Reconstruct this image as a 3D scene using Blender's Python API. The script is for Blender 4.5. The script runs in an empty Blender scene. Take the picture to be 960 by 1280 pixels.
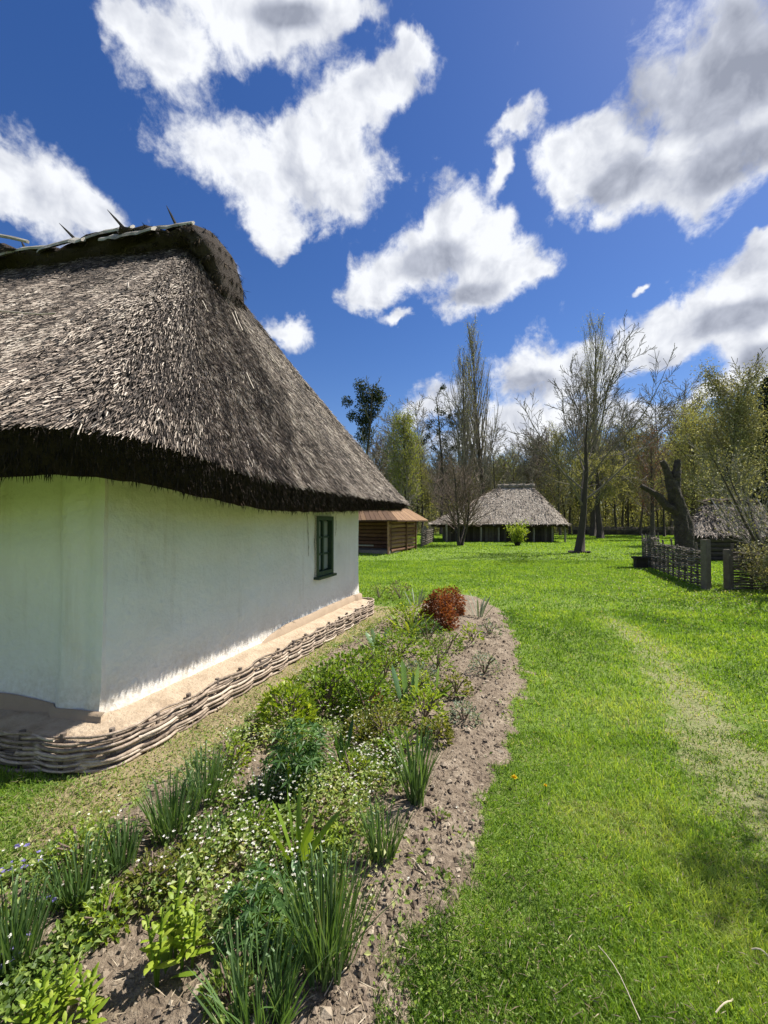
import bpy, math, random
import numpy as np
from mathutils import Vector, Matrix

scn = bpy.context.scene
COL = scn.collection
R = math.radians
F, CX, CY, CAMH, HOR = 520.0, 480.0, 640.0, 1.6, 652.0
PITCH = math.atan((HOR - CY) / F)
SUN = np.array([0.622, 0.30, 1.0]); SUN /= np.linalg.norm(SUN)

# ------------------------------------------------------------------ camera
cam_d = bpy.data.cameras.new('camera'); cam = bpy.data.objects.new('camera', cam_d); COL.objects.link(cam)
cam.location = (0, 0, CAMH); cam.rotation_euler = (R(90) + PITCH, 0, 0)
cam_d.sensor_fit = 'VERTICAL'; cam_d.sensor_height = 24.0; cam_d.lens = F / 1280 * 24.0
cam_d.clip_start = 0.05; cam_d.clip_end = 3000
scn.camera = cam
scn.render.resolution_x, scn.render.resolution_y = 768, 1024
scn.view_settings.view_transform = 'Standard'; scn.view_settings.look = 'None'
scn.view_settings.gamma = 1.0; scn.view_settings.exposure = 0.82
scn.view_settings.use_curve_mapping = False
cy = scn.cycles
cy.max_bounces = 7; cy.diffuse_bounces = 4; cy.glossy_bounces = 3; cy.transmission_bounces = 5
cy.use_denoising = True; cy.use_adaptive_sampling = True; cy.adaptive_threshold = 0.012
cy.sample_clamp_indirect = 8.0


def ray(px, py):
    """unit direction through a photo pixel"""
    x, u = (px - CX), (CY - py)
    c, s = math.cos(PITCH), math.sin(PITCH)
    d = np.array([x, F * c - u * s, F * s + u * c])
    return d / np.linalg.norm(d)


def G(px, py, z=0.0):
    """where the ray through a photo pixel meets the level z"""
    d = ray(px, py)
    t = (z - CAMH) / d[2]
    return np.array([d[0] * t, d[1] * t])


def PD(px, py, depth):
    d = ray(px, py)
    p = d * (depth / d[1])
    return np.array([p[0], p[1], p[2] + CAMH])


# ------------------------------------------------------------------ sun
sd = bpy.data.lights.new('sun', 'SUN'); so = bpy.data.objects.new('sun', sd); COL.objects.link(so)
sd.energy = 5.0; sd.angle = R(0.53); sd.color = (1.0, 0.955, 0.88)
so.rotation_euler = Vector(SUN).to_track_quat('Z', 'Y').to_euler()
so.location = (20, 12, 40)

# ------------------------------------------------------------------ sky and clouds
world = bpy.data.worlds.new('World'); scn.world = world; world.use_nodes = True
wt = world.node_tree; wn = wt.nodes; wl = wt.links
wn.clear()


def wnode(t, **kw):
    n = wn.new(t)
    for k, v in kw.items():
        setattr(n, k, v)
    return n


def wmath(op, a, b=None, c=None, clamp=False):
    n = wn.new('ShaderNodeMath'); n.operation = op; n.use_clamp = clamp
    for i, s in enumerate((a, b, c)):
        if s is None:
            continue
        if isinstance(s, (int, float)):
            n.inputs[i].default_value = s
        else:
            wl.new(s, n.inputs[i])
    return n.outputs[0]


def wsmooth(x, a, b, lo=0.0, hi=1.0):
    n = wn.new('ShaderNodeMapRange'); n.interpolation_type = 'SMOOTHSTEP'
    wl.new(x, n.inputs['Value'])
    n.inputs['From Min'].default_value = a; n.inputs['From Max'].default_value = b
    n.inputs['To Min'].default_value = lo; n.inputs['To Max'].default_value = hi
    return n.outputs[0]


def wnoise(vec, scale, detail, rough):
    n = wn.new('ShaderNodeTexNoise'); n.inputs['Scale'].default_value = scale
    n.inputs['Detail'].default_value = detail; n.inputs['Roughness'].default_value = rough
    wl.new(vec, n.inputs['Vector'])
    return n


def wvec(op, a, b):
    n = wn.new('ShaderNodeVectorMath'); n.operation = op
    for i, s in enumerate((a, b)):
        if isinstance(s, (tuple, list)):
            n.inputs[i].default_value = s
        elif isinstance(s, (int, float)):
            n.inputs['Scale'].default_value = s
        else:
            wl.new(s, n.inputs[i])
    return n.outputs[0]


def wscale(a, k):
    n = wn.new('ShaderNodeVectorMath'); n.operation = 'SCALE'
    wl.new(a, n.inputs[0]); n.inputs['Scale'].default_value = k
    return n.outputs[0]


sky = wnode('ShaderNodeTexSky'); sky.sky_type = 'NISHITA'; sky.sun_disc = False
sky.sun_elevation = math.asin(SUN[2]); sky.sun_rotation = math.atan2(SUN[0], SUN[1])
sky.altitude = 100; sky.air_density = 1.0; sky.dust_density = 0.3; sky.ozone_density = 2.2
tc = wnode('ShaderNodeTexCoord'); D0 = tc.outputs['Generated']


def blob_field(vec, blobs):
    """sum of soft ellipses around given directions of the sky: (px, py, rx, ry, tilt degrees)"""
    total = None
    for (px, py, rx, ry, tilt) in blobs:
        if isinstance(px, np.ndarray):
            c = px; up = np.array([0, 0, 1.0]); u = np.cross(c, up); u /= np.linalg.norm(u); v = np.cross(u, c); su, sv = rx, ry
        else:
            c = ray(px, py)
            a = R(tilt); ca, sa = math.cos(a), math.sin(a)
            du = ray(px + rx * ca, py - rx * sa) - c; dv = ray(px + ry * sa, py + ry * ca) - c
            u = du - c * (du @ c); su = np.linalg.norm(u); u /= su
            v = dv - c * (dv @ c); v -= u * (v @ u); sv = np.linalg.norm(v); v /= sv
        w = np.cross(u, v)
        e = Matrix((u.tolist(), v.tolist(), w.tolist())).transposed().to_euler()
        m = wn.new('ShaderNodeMapping'); m.vector_type = 'TEXTURE'
        m.inputs['Location'].default_value = c.tolist()
        m.inputs['Rotation'].default_value = e
        m.inputs['Scale'].default_value = (su, sv, 0.8)
        wl.new(vec, m.inputs['Vector'])
        g = wn.new('ShaderNodeTexGradient'); g.gradient_type = 'QUADRATIC_SPHERE'
        wl.new(m.outputs[0], g.inputs['Vector'])
        total = g.outputs['Fac'] if total is None else wmath('ADD', total, g.outputs['Fac'])
    return total


K = 1.25
clouds = [
    (215, 60, 90, 70, 0), (330, 15, 150, 75, 0), (430, 0, 70, 45, 0), (290, -60, 200, 90, 0), (170, 30, 50, 60, 0),
    (512, 48, 42, 26, -35),
    (275, 185, 105, 65, -10), (375, 195, 110, 70, 20), (475, 95, 80, 52, 20), (425, 140, 100, 60, 30), (330, 260, 75, 50, -25),
    (430, 245, 75, 58, 0), (350, 290, 45, 30, 0),
    (560, 275, 90, 56, 25), (530, 335, 95, 58, 10), (620, 330, 75, 50, 10), (675, 335, 40, 28, 25), (590, 375, 62, 36, 15),
    (455, 365, 44, 36, 20), (497, 400, 30, 13, 10), (610, 285, 50, 40, 0),
    (920, 50, 120, 120, 35), (840, 130, 110, 90, 40), (745, 205, 95, 62, 30), (800, 235, 120, 52, 0), (905, 215, 120, 75, 25),
    (700, 200, 55, 50, 0), (645, 158, 42, 22, 15), (980, 130, 130, 120, 0), (625, 215, 18, 40, -20),
    (915, 385, 120, 70, 25), (845, 408, 95, 46, 25), (960, 410, 90, 80, 20), (765, 442, 100, 38, 20), (725, 456, 60, 30, 10), (850, 425, 90, 40, 20), (950, 305, 48, 22, 20), (960, 350, 80, 50, 20),
    (885, 490, 75, 28, 20), (960, 455, 100, 45, 20), (1010, 420, 110, 80, 10),
    (660, 462, 76, 42, 10), (640, 528, 80, 34, 0), (705, 478, 55, 34, 0), (540, 505, 60, 30, 10), (600, 548, 80, 30, 0), (720, 520, 70, 40, 0), (800, 520, 70, 30, 0),
    (45, 240, 120, 66, -15), (0, 220, 90, 50, 0), (120, 265, 60, 30, -20),
    (352, 415, 48, 30, -10), (285, 352, 20, 24, -50), (792, 363, 20, 10, 10),
]
clouds = [(a, b, c * K, d * K, e) for (a, b, c, d, e) in clouds]
rs = random.Random(5)
for i in range(16):                                    # the sky goes on behind and beside the camera
    az = R(75 + i * 210 / 15.0 + rs.uniform(-8, 8)); el = R(rs.uniform(12, 62))
    d = np.array([math.sin(az) * math.cos(el), math.cos(az) * math.cos(el), math.sin(el)])
    clouds.append((d, 0, rs.uniform(0.2, 0.42), rs.uniform(0.12, 0.24), 0))


def warped(vec, amp, scale, det):
    w = wnoise(vec, scale, det, 0.6)
    return wvec('ADD', vec, wscale(wvec('SUBTRACT', w.outputs['Color'], (0.5, 0.5, 0.5)), amp))


DA = warped(D0, 0.075, 5.5, 2.0)
D1 = warped(DA, 0.065, 15.0, 4.0)
field = blob_field(D1, clouds)
DN = warped(D0, 0.05, 9.0, 2.0)
nz = wnoise(DN, 9.0, 10.0, 0.64)
D2 = wvec('ADD', DN, tuple((SUN * 0.028).tolist()))
nz2 = wnoise(D2, 8.0, 5.0, 0.55)
nzl = wnoise(DN, 8.0, 5.0, 0.55)
big = wmath('MINIMUM', wmath('POWER', field, 0.55), 0.95)
dens = wmath('ADD', big, wmath('MULTIPLY', wmath('SUBTRACT', nz.outputs['Fac'], 0.5), 1.75))
alpha = wsmooth(dens, 0.26, 0.70)
relief = wmath('MULTIPLY', wmath('SUBTRACT', nzl.outputs['Fac'], nz2.outputs['Fac']), 1.5)
greys = [(890, 90, 150, 75, 40), (905, 85, 120, 60, 40), (800, 130, 60, 60, 40), (930, 200, 110, 40, 20), (770, 235, 60, 24, 10), (545, 325, 62, 34, 10), (590, 375, 50, 22, 10),
         (920, 400, 90, 22, 15), (660, 480, 50, 22, 0), (350, 10, 60, 26, 0), (960, 440, 60, 24, 10)]
gf = blob_field(DA, [(a, b, c * 1.5, d * 1.5, e) for (a, b, c, d, e) in greys])
gfac = wsmooth(gf, 0.0, 0.5)
thick = wsmooth(dens, 0.5, 1.3)
bright = wmath('ADD', wmath('SUBTRACT', wmath('SUBTRACT', 0.94, wmath('MULTIPLY', gfac, 0.42)), wmath('MULTIPLY', thick, 0.10)), relief)
bright = wmath('MAXIMUM', wmath('MINIMUM', bright, 1.02), 0.36)
cr = wnode('ShaderNodeValToRGB')
cr.color_ramp.elements[0].position = 0.30; cr.color_ramp.elements[0].color = (0.25, 0.275, 0.35, 1)
cr.color_ramp.elements[1].position = 1.0; cr.color_ramp.elements[1].color = (0.86, 0.88, 0.92, 1)
e_ = cr.color_ramp.elements.new(0.62); e_.color = (0.47, 0.50, 0.585, 1)
wl.new(bright, cr.inputs['Fac'])
hs = wnode('ShaderNodeHueSaturation'); hs.inputs['Saturation'].default_value = 1.3; hs.inputs['Value'].default_value = 0.80; hs.inputs['Hue'].default_value = 0.514
wl.new(sky.outputs[0], hs.inputs['Color'])
bg_sky = wnode('ShaderNodeBackground'); bg_sky.inputs['Strength'].default_value = 0.085
wl.new(hs.outputs[0], bg_sky.inputs['Color'])
bg_cl = wnode('ShaderNodeBackground'); bg_cl.inputs['Strength'].default_value = 0.64
wl.new(cr.outputs[0], bg_cl.inputs['Color'])
mx = wnode('ShaderNodeMixShader'); wl.new(alpha, mx.inputs[0]); wl.new(bg_sky.outputs[0], mx.inputs[1]); wl.new(bg_cl.outputs[0], mx.inputs[2])
wo = wnode('ShaderNodeOutputWorld'); wl.new(mx.outputs[0], wo.inputs['Surface'])
world.cycles.sampling_method = 'MANUAL'; world.cycles.sample_map_resolution = 512

# ------------------------------------------------------------------ helpers
ORIG = {}


class MB:
    """collects pieces and links them as ONE mesh object; var is a number per vertex for colour variation"""
    def __init__(s):
        s.v = []; s.f = []; s.a = []; s.n = 0

    def add(s, verts, faces, var=0.5):
        verts = np.asarray(verts, float).reshape(-1, 3)
        m = len(verts)
        for f in (faces if isinstance(faces, (list, tuple)) else [faces]):
            f = np.asarray(f, np.int64)
            if f.size:
                s.f.append(f + s.n)
        s.v.append(verts)
        s.a.append(np.full(m, var, float) if np.isscalar(var) else np.asarray(var, float).reshape(-1))
        s.n += m

    def mesh(s, name, mat, smooth=False, origin=(0, 0, 0)):
        V = np.concatenate(s.v) - np.asarray(origin, float)
        A = np.concatenate(s.a)
        loops = np.concatenate([f.reshape(-1) for f in s.f]).astype(np.int32)
        tot = np.concatenate([np.full(len(f), f.shape[1], np.int32) for f in s.f])
        start = np.concatenate([[0], np.cumsum(tot)[:-1]]).astype(np.int32)
        me = bpy.data.meshes.new(name)
        me.vertices.add(len(V)); me.vertices.foreach_set('co', V.astype(np.float32).reshape(-1))
        me.loops.add(len(loops)); me.loops.foreach_set('vertex_index', loops)
        me.polygons.add(len(tot)); me.polygons.foreach_set('loop_start', start)
        at = me.attributes.new('var', 'FLOAT', 'POINT'); at.data.foreach_set('value', A.astype(np.float32))
        me.update(calc_edges=True); me.validate()
        me.polygons.foreach_set('use_smooth', np.full(len(me.polygons), smooth, bool))
        me.materials.append(mat)
        return me

    def build(s, name, mat, parent=None, smooth=False, kind=None):
        org = ORIG.get(parent.name, (0, 0, 0)) if parent else (0, 0, 0)
        o = bpy.data.objects.new(name, s.mesh(name, mat, smooth, org)); COL.objects.link(o)
        if parent:
            o.parent = parent; ORIG[o.name] = org
        if kind:
            o['kind'] = kind
        return o


def tag(o, label=None, cat=None, group=None, kind=None):
    if label: o['label'] = label
    if cat: o['category'] = cat
    if group: o['group'] = group
    if kind: o['kind'] = kind
    return o


def thing(name, label, cat, loc, group=None):
    o = bpy.data.objects.new(name, None); COL.objects.link(o)
    o.empty_display_size = 0.2; o.location = loc; ORIG[o.name] = tuple(float(c) for c in loc)
    return tag(o, label, cat, group)


def copy_tree(o, parent=None):
    c = o.copy(); COL.objects.link(c)
    if parent: c.parent = parent
    for ch in [x for x in o.children]:
        copy_tree(ch, c)
    return c


def nrm(v):
    v = np.asarray(v, float)
    return v / max(1e-9, np.linalg.norm(v))


def tube(mb, pts, rad, sides=6, var=0.5, caps=True):
    pts = np.asarray(pts, float); n = len(pts)
    rad = np.full(n, rad, float) if np.isscalar(rad) else np.asarray(rad, float)
    t = np.gradient(pts, axis=0); t /= np.linalg.norm(t, axis=1)[:, None] + 1e-12
    ref = np.array([0, 0, 1.0]) if abs(t[:, 2].mean()) < 0.8 else np.array([1.0, 0.13, 0])
    a = np.cross(t, ref); a /= np.linalg.norm(a, axis=1)[:, None] + 1e-12
    b = np.cross(t, a)
    th = np.arange(sides) * 2 * math.pi / sides
    V = pts[:, None] + rad[:, None, None] * (np.cos(th)[None, :, None] * a[:, None] + np.sin(th)[None, :, None] * b[:, None])
    i = np.arange(n - 1)[:, None] * sides; j = np.arange(sides)[None]
    jn = (j + 1) % sides
    f = np.stack([i + j, i + jn, i + sides + jn, i + sides + j], -1).reshape(-1, 4)
    fs = [f]
    if caps:
        fs.append(np.arange(sides)[None]); fs.append(((n - 1) * sides + np.arange(sides)[::-1])[None])
    if not np.isscalar(var):
        var = np.repeat(np.asarray(var), sides)
    mb.add(V.reshape(-1, 3), fs, var)


def box(mb, c, size, ax=(1, 0, 0), ay=None, var=0.5, az=None):
    ax = nrm(ax)
    if az is None:
        az = np.array([0, 0, 1.0]) if ay is None else nrm(np.cross(ax, ay))
    ay = np.cross(az, ax) if ay is None else nrm(ay)
    h = np.asarray(size, float) / 2
    V = [np.asarray(c) + ax * h[0] * x + ay * h[1] * y + az * h[2] * z for z in (-1, 1) for (x, y) in ((-1, -1), (1, -1), (1, 1), (-1, 1))]
    mb.add(V, [np.array([[3, 2, 1, 0], [4, 5, 6, 7], [0, 1, 5, 4], [1, 2, 6, 5], [2, 3, 7, 6], [3, 0, 4, 7]])], var)


def grid(mb, P, var=0.5, closed=False):
    """P is (rows, cols, 3)"""
    r, c, _ = P.shape
    i = np.arange(r - 1)[:, None] * c
    j = np.arange(c if closed else c - 1)[None]
    jn = (j + 1) % c
    f = np.stack([i + j, i + jn, i + c + jn, i + c + j], -1).reshape(-1, 4)
    mb.add(P.reshape(-1, 3), [f], var if np.isscalar(var) else np.asarray(var).reshape(-1))


def hash2(ix, iy, seed):
    h = np.sin(ix * 127.1 + iy * 311.7 + seed * 74.7) * 43758.5453
    return h - np.floor(h)


def vnoise(x, y, seed=0):
    x = np.asarray(x, float); y = np.asarray(y, float)
    ix = np.floor(x); iy = np.floor(y); fx = x - ix; fy = y - iy
    fx = fx * fx * (3 - 2 * fx); fy = fy * fy * (3 - 2 * fy)
    a = hash2(ix, iy, seed); b = hash2(ix + 1, iy, seed); c = hash2(ix, iy + 1, seed); d = hash2(ix + 1, iy + 1, seed)
    return (a * (1 - fx) + b * fx) * (1 - fy) + (c * (1 - fx) + d * fx) * fy


def fbm(x, y, seed=0, oct=4):
    s = 0; a = 0.5; t = 0
    for k in range(oct):
        s = s + a * vnoise(x * 2 ** k + 17.3 * k, y * 2 ** k - 9.1 * k, seed + k); t += a; a *= 0.5
    return s / t


def sstep(x, a, b):
    t = np.clip((x - a) / (b - a), 0, 1)
    return t * t * (3 - 2 * t)


def poly_sd(P, poly):
    """signed distance to a polygon, positive inside"""
    P = np.asarray(P); poly = np.asarray(poly)
    d = np.full(len(P), 1e9); ins = np.zeros(len(P), bool)
    for k in range(len(poly)):
        a = poly[k]; b = poly[(k + 1) % len(poly)]
        ab = b - a
        t = np.clip(((P - a) @ ab) / (ab @ ab), 0, 1)
        d = np.minimum(d, np.hypot(*(P - a - t[:, None] * ab).T))
        cond = (a[1] > P[:, 1]) != (b[1] > P[:, 1])
        with np.errstate(divide='ignore', invalid='ignore'):
            xx = a[0] + (P[:, 1] - a[1]) * ab[0] / ab[1]
        ins ^= cond & (P[:, 0] < xx)
    return np.where(ins, d, -d)


def line_d(P, line):
    P = np.asarray(P); line = np.asarray(line)
    d = np.full(len(P), 1e9)
    for a, b in zip(line[:-1], line[1:]):
        ab = b - a
        t = np.clip(((P - a) @ ab) / (ab @ ab), 0, 1)
        d = np.minimum(d, np.hypot(*(P - a - t[:, None] * ab).T))
    return d


# ------------------------------------------------------------------ materials
def new_mat(name):
    m = bpy.data.materials.new(name); m.use_nodes = True
    nt = m.node_tree; nt.nodes.clear()
    out = nt.nodes.new('ShaderNodeOutputMaterial')
    return m, nt, out


def ramp_node(nt, stops):
    r = nt.nodes.new('ShaderNodeValToRGB')
    el = r.color_ramp.elements
    while len(el) < len(stops):
        el.new(0.5)
    for e, (p, c) in zip(el, stops):
        e.position = p; e.color = (*c, 1)
    return r


def nmath(nt, op, a, b=None, clamp=False):
    n = nt.nodes.new('ShaderNodeMath'); n.operation = op; n.use_clamp = clamp
    for i, s in enumerate((a, b)):
        if s is None: continue
        if isinstance(s, (int, float)): n.inputs[i].default_value = s
        else: nt.links.new(s, n.inputs[i])
    return n.outputs[0]


def nnoise(nt, scale, detail=4, rough=0.6, vec=None, stretch=None):
    n = nt.nodes.new('ShaderNodeTexNoise')
    n.inputs['Scale'].default_value = scale; n.inputs['Detail'].default_value = detail; n.inputs['Roughness'].default_value = rough
    if vec is None:
        g = nt.nodes.new('ShaderNodeTexCoord'); vec = g.outputs['Object']
    if stretch:
        mp = nt.nodes.new('ShaderNodeMapping'); mp.inputs['Scale'].default_value = stretch
        nt.links.new(vec, mp.inputs['Vector']); vec = mp.outputs[0]
    nt.links.new(vec, n.inputs['Vector'])
    return n.outputs['Fac']


def ramp_mat(name, stops, rough=0.8, noise=None, bump=None, transl=0.0, tcol=1.4, spec=0.3, stretch=None):
    """colour from the var attribute plus noise through a ramp; optional translucency for leaves"""
    m, nt, out = new_mat(name)
    at = nt.nodes.new('ShaderNodeAttribute'); at.attribute_name = 'var'
    fac = at.outputs['Fac']
    if noise:
        nf = nnoise(nt, noise[0], 5, 0.65, stretch=stretch)
        fac = nmath(nt, 'ADD', fac, nmath(nt, 'MULTIPLY', nmath(nt, 'SUBTRACT', nf, 0.5), noise[1]))
    r = ramp_node(nt, stops); nt.links.new(fac, r.inputs['Fac'])
    p = nt.nodes.new('ShaderNodeBsdfPrincipled')
    p.inputs['Roughness'].default_value = rough; p.inputs['Specular IOR Level'].default_value = spec
    nt.links.new(r.outputs[0], p.inputs['Base Color'])
    if bump:
        bn = nt.nodes.new('ShaderNodeBump'); bn.inputs['Strength'].default_value = bump[1]; bn.inputs['Distance'].default_value = bump[2]
        nt.links.new(nnoise(nt, bump[0], 6, 0.65, stretch=stretch), bn.inputs['Height']); nt.links.new(bn.outputs[0], p.inputs['Normal'])
    sh = p.outputs[0]
    if transl > 0:
        tb = nt.nodes.new('ShaderNodeBsdfTranslucent')
        g = nt.nodes.new('ShaderNodeMix'); g.data_type = 'RGBA'; g.blend_type = 'MULTIPLY'; g.inputs[0].default_value = 1.0
        nt.links.new(r.outputs[0], g.inputs[6]); g.inputs[7].default_value = (1.35 * tcol, 1.25 * tcol, 0.55 * tcol, 1)
        nt.links.new(g.outputs[2], tb.inputs['Color'])
        ms = nt.nodes.new('ShaderNodeMixShader'); ms.inputs[0].default_value = transl
        nt.links.new(sh, ms.inputs[1]); nt.links.new(tb.outputs[0], ms.inputs[2]); sh = ms.outputs[0]
    nt.links.new(sh, out.inputs['Surface'])
    return m


M = {}
M['bark'] = ramp_mat('bark', [(0.0, (0.025, 0.020, 0.016)), (0.5, (0.062, 0.050, 0.040)), (1.0, (0.15, 0.125, 0.10))], 0.9, (9, 0.6), (30, 0.8, 0.02), stretch=(1, 1, 0.3))
M['dark_bark'] = ramp_mat('dark_bark', [(0.0, (0.026, 0.021, 0.018)), (0.5, (0.068, 0.055, 0.044)), (1.0, (0.17, 0.14, 0.115))], 0.95, (9, 0.8), (18, 1.0, 0.05))
M['twig'] = ramp_mat('twig', [(0.0, (0.09, 0.075, 0.058)), (0.5, (0.20, 0.175, 0.135)), (1.0, (0.34, 0.30, 0.235))], 0.9)
M['brush'] = ramp_mat('brush', [(0.0, (0.10, 0.085, 0.055)), (0.5, (0.18, 0.16, 0.095)), (1.0, (0.26, 0.245, 0.14))], 0.9, transl=0.2)
M['dark_twig'] = ramp_mat('dark_twig', [(0.0, (0.05, 0.040, 0.031)), (0.5, (0.115, 0.094, 0.072)), (1.0, (0.22, 0.185, 0.14))], 0.9)
M['red_twig'] = ramp_mat('red_twig', [(0.0, (0.075, 0.055, 0.042)), (0.5, (0.16, 0.115, 0.09)), (1.0, (0.26, 0.19, 0.15))], 0.9)
M['bud_leaf'] = ramp_mat('bud_leaf', [(0.0, (0.11, 0.105, 0.045)), (0.5, (0.205, 0.212, 0.088)), (1.0, (0.35, 0.35, 0.16))], 0.8, transl=0.35)
M['spring_leaf'] = ramp_mat('spring_leaf', [(0.0, (0.07, 0.095, 0.02)), (0.5, (0.16, 0.19, 0.038)), (1.0, (0.30, 0.31, 0.09))], 0.7, transl=0.4)
M['pale_leaf'] = ramp_mat('pale_leaf', [(0.0, (0.075, 0.078, 0.035)), (0.55, (0.17, 0.165, 0.08)), (0.85, (0.34, 0.325, 0.19)), (1.0, (0.66, 0.63, 0.50))], 0.7, transl=0.22)
M['mistletoe'] = ramp_mat('mistletoe', [(0.0, (0.02, 0.03, 0.012)), (1.0, (0.06, 0.075, 0.03))], 0.8, transl=0.15)
M['needle'] = ramp_mat('needle', [(0.0, (0.010, 0.020, 0.016)), (1.0, (0.035, 0.055, 0.045))], 0.7)
M['grass'] = ramp_mat('grass', [(0.0, (0.050, 0.110, 0.012)), (0.35, (0.158, 0.278, 0.028)), (0.62, (0.250, 0.375, 0.048)), (0.80, (0.35, 0.43, 0.10)), (0.88, (0.34, 0.31, 0.13)), (1.0, (0.46, 0.40, 0.22))], 0.55, transl=0.47, tcol=1.1, spec=0.35)
M['daffodil_leaf'] = ramp_mat('daffodil_leaf', [(0.0, (0.042, 0.09, 0.026)), (0.5, (0.098, 0.178, 0.050)), (0.9, (0.16, 0.24, 0.10)), (1.0, (0.30, 0.33, 0.17))], 0.46, transl=0.34, tcol=1.2, spec=0.35)
M['herb_leaf'] = ramp_mat('herb_leaf', [(0.0, (0.07, 0.125, 0.015)), (0.5, (0.16, 0.26, 0.024)), (1.0, (0.25, 0.34, 0.05))], 0.5, transl=0.4, tcol=1.1, spec=0.4)
M['lime_leaf'] = ramp_mat('lime_leaf', [(0.0, (0.10, 0.17, 0.014)), (0.5, (0.24, 0.34, 0.024)), (1.0, (0.40, 0.46, 0.07))], 0.5, transl=0.4, tcol=1.1, spec=0.4)
M['dark_leaf'] = ramp_mat('dark_leaf', [(0.0, (0.030, 0.075, 0.020)), (0.5, (0.070, 0.15, 0.036)), (1.0, (0.14, 0.23, 0.07))], 0.5, transl=0.33, spec=0.4)
M['olive_leaf'] = ramp_mat('olive_leaf', [(0.0, (0.06, 0.08, 0.015)), (0.5, (0.14, 0.16, 0.025)), (1.0, (0.26, 0.26, 0.06))], 0.6, transl=0.35)
M['pale_iris'] = ramp_mat('pale_iris', [(0.0, (0.10, 0.19, 0.09)), (0.5, (0.17, 0.29, 0.14)), (1.0, (0.30, 0.42, 0.24))], 0.45, transl=0.35, spec=0.4)
M['grey_leaf'] = ramp_mat('grey_leaf', [(0.0, (0.10, 0.14, 0.09)), (0.5, (0.20, 0.25, 0.17)), (1.0, (0.36, 0.40, 0.32))], 0.7, transl=0.2)
M['rust_leaf'] = ramp_mat('rust_leaf', [(0.0, (0.09, 0.022, 0.010)), (0.5, (0.22, 0.065, 0.022)), (1.0, (0.40, 0.16, 0.06))], 0.6, transl=0.35, tcol=1.0)
M['cover_leaf'] = ramp_mat('cover_leaf', [(0.0, (0.05, 0.095, 0.018)), (0.45, (0.14, 0.215, 0.035)), (0.8, (0.26, 0.325, 0.08)), (1.0, (0.42, 0.43, 0.19))], 0.5, transl=0.35, spec=0.4)
M['white_petal'] = ramp_mat('white_petal', [(0.0, (0.55, 0.52, 0.42)), (1.0, (0.80, 0.79, 0.74))], 0.6, transl=0.3, tcol=0.8)
M['violet_petal'] = ramp_mat('violet_petal', [(0.0, (0.12, 0.09, 0.33)), (1.0, (0.32, 0.28, 0.60))], 0.6, transl=0.3, tcol=0.8)
M['yellow_petal'] = ramp_mat('yellow_petal', [(0.0, (0.72, 0.48, 0.01)), (1.0, (0.80, 0.62, 0.02))], 0.6)
M['straw'] = ramp_mat('straw', [(0.0, (0.16, 0.12, 0.075)), (0.5, (0.34, 0.27, 0.18)), (1.0, (0.58, 0.50, 0.37))], 0.75)
M['soil_clod'] = ramp_mat('soil_clod', [(0.0, (0.07, 0.050, 0.036)), (0.5, (0.20, 0.153, 0.11)), (1.0, (0.41, 0.34, 0.25))], 0.95, (60, 0.5), (120, 0.6, 0.006))
M['reed'] = ramp_mat('reed', [(0.0, (0.025, 0.019, 0.015)), (0.4, (0.115, 0.086, 0.066)), (0.7, (0.30, 0.24, 0.19)), (1.0, (0.60, 0.52, 0.43))], 0.75)
M['thatch'] = ramp_mat('thatch', [(0.0, (0.014, 0.011, 0.009)), (0.5, (0.045, 0.036, 0.030)), (1.0, (0.12, 0.098, 0.082))], 0.95, (22, 1.0), (60, 1.0, 0.05))
M['thatch_under'] = ramp_mat('thatch_under', [(0.0, (0.012, 0.008, 0.006)), (0.5, (0.034, 0.022, 0.015)), (1.0, (0.095, 0.060, 0.038))], 0.95, (40, 0.8), (80, 1.0, 0.03))
M['ridge_straw'] = ramp_mat('ridge_straw', [(0.0, (0.018, 0.013, 0.010)), (0.5, (0.055, 0.040, 0.030)), (0.85, (0.14, 0.09, 0.05)), (1.0, (0.30, 0.22, 0.14))], 0.95, (25, 0.7), (70, 1.0, 0.03))
M['far_thatch'] = ramp_mat('far_thatch', [(0.0, (0.10, 0.08, 0.062)), (0.5, (0.28, 0.24, 0.195)), (1.0, (0.50, 0.45, 0.375))], 0.95, (2.2, 1.1), (9, 1.0, 0.12))
M['old_wood'] = ramp_mat('old_wood', [(0.0, (0.06, 0.05, 0.042)), (0.5, (0.19, 0.165, 0.14)), (1.0, (0.40, 0.37, 0.32))], 0.85, (14, 0.7), (40, 0.7, 0.01), stretch=(1, 1, 1))
M['dark_wood'] = ramp_mat('dark_wood', [(0.0, (0.016, 0.013, 0.011)), (0.5, (0.045, 0.036, 0.028)), (1.0, (0.10, 0.08, 0.062))], 0.9, (6, 0.7), (25, 0.7, 0.02))
M['barn_wood'] = ramp_mat('barn_wood', [(0.0, (0.035, 0.028, 0.023)), (0.5, (0.085, 0.069, 0.056)), (1.0, (0.16, 0.135, 0.11))], 0.9, (6, 0.7), (25, 0.7, 0.02))
M['fence_wood'] = ramp_mat('fence_wood', [(0.0, (0.055, 0.045, 0.036)), (0.5, (0.135, 0.112, 0.09)), (1.0, (0.25, 0.215, 0.175))], 0.9, (9, 0.8), (30, 0.8, 0.02))
M['stump_wood'] = ramp_mat('stump_wood', [(0.0, (0.024, 0.019, 0.015)), (0.5, (0.066, 0.052, 0.040)), (1.0, (0.16, 0.13, 0.10))], 0.95, (7, 1.3), (14, 1.0, 0.08))
M['log_wood'] = ramp_mat('log_wood', [(0.0, (0.10, 0.048, 0.030)), (0.5, (0.235, 0.118, 0.072)), (1.0, (0.42, 0.25, 0.16))], 0.85, (5, 0.6), (20, 0.6, 0.02))
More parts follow.
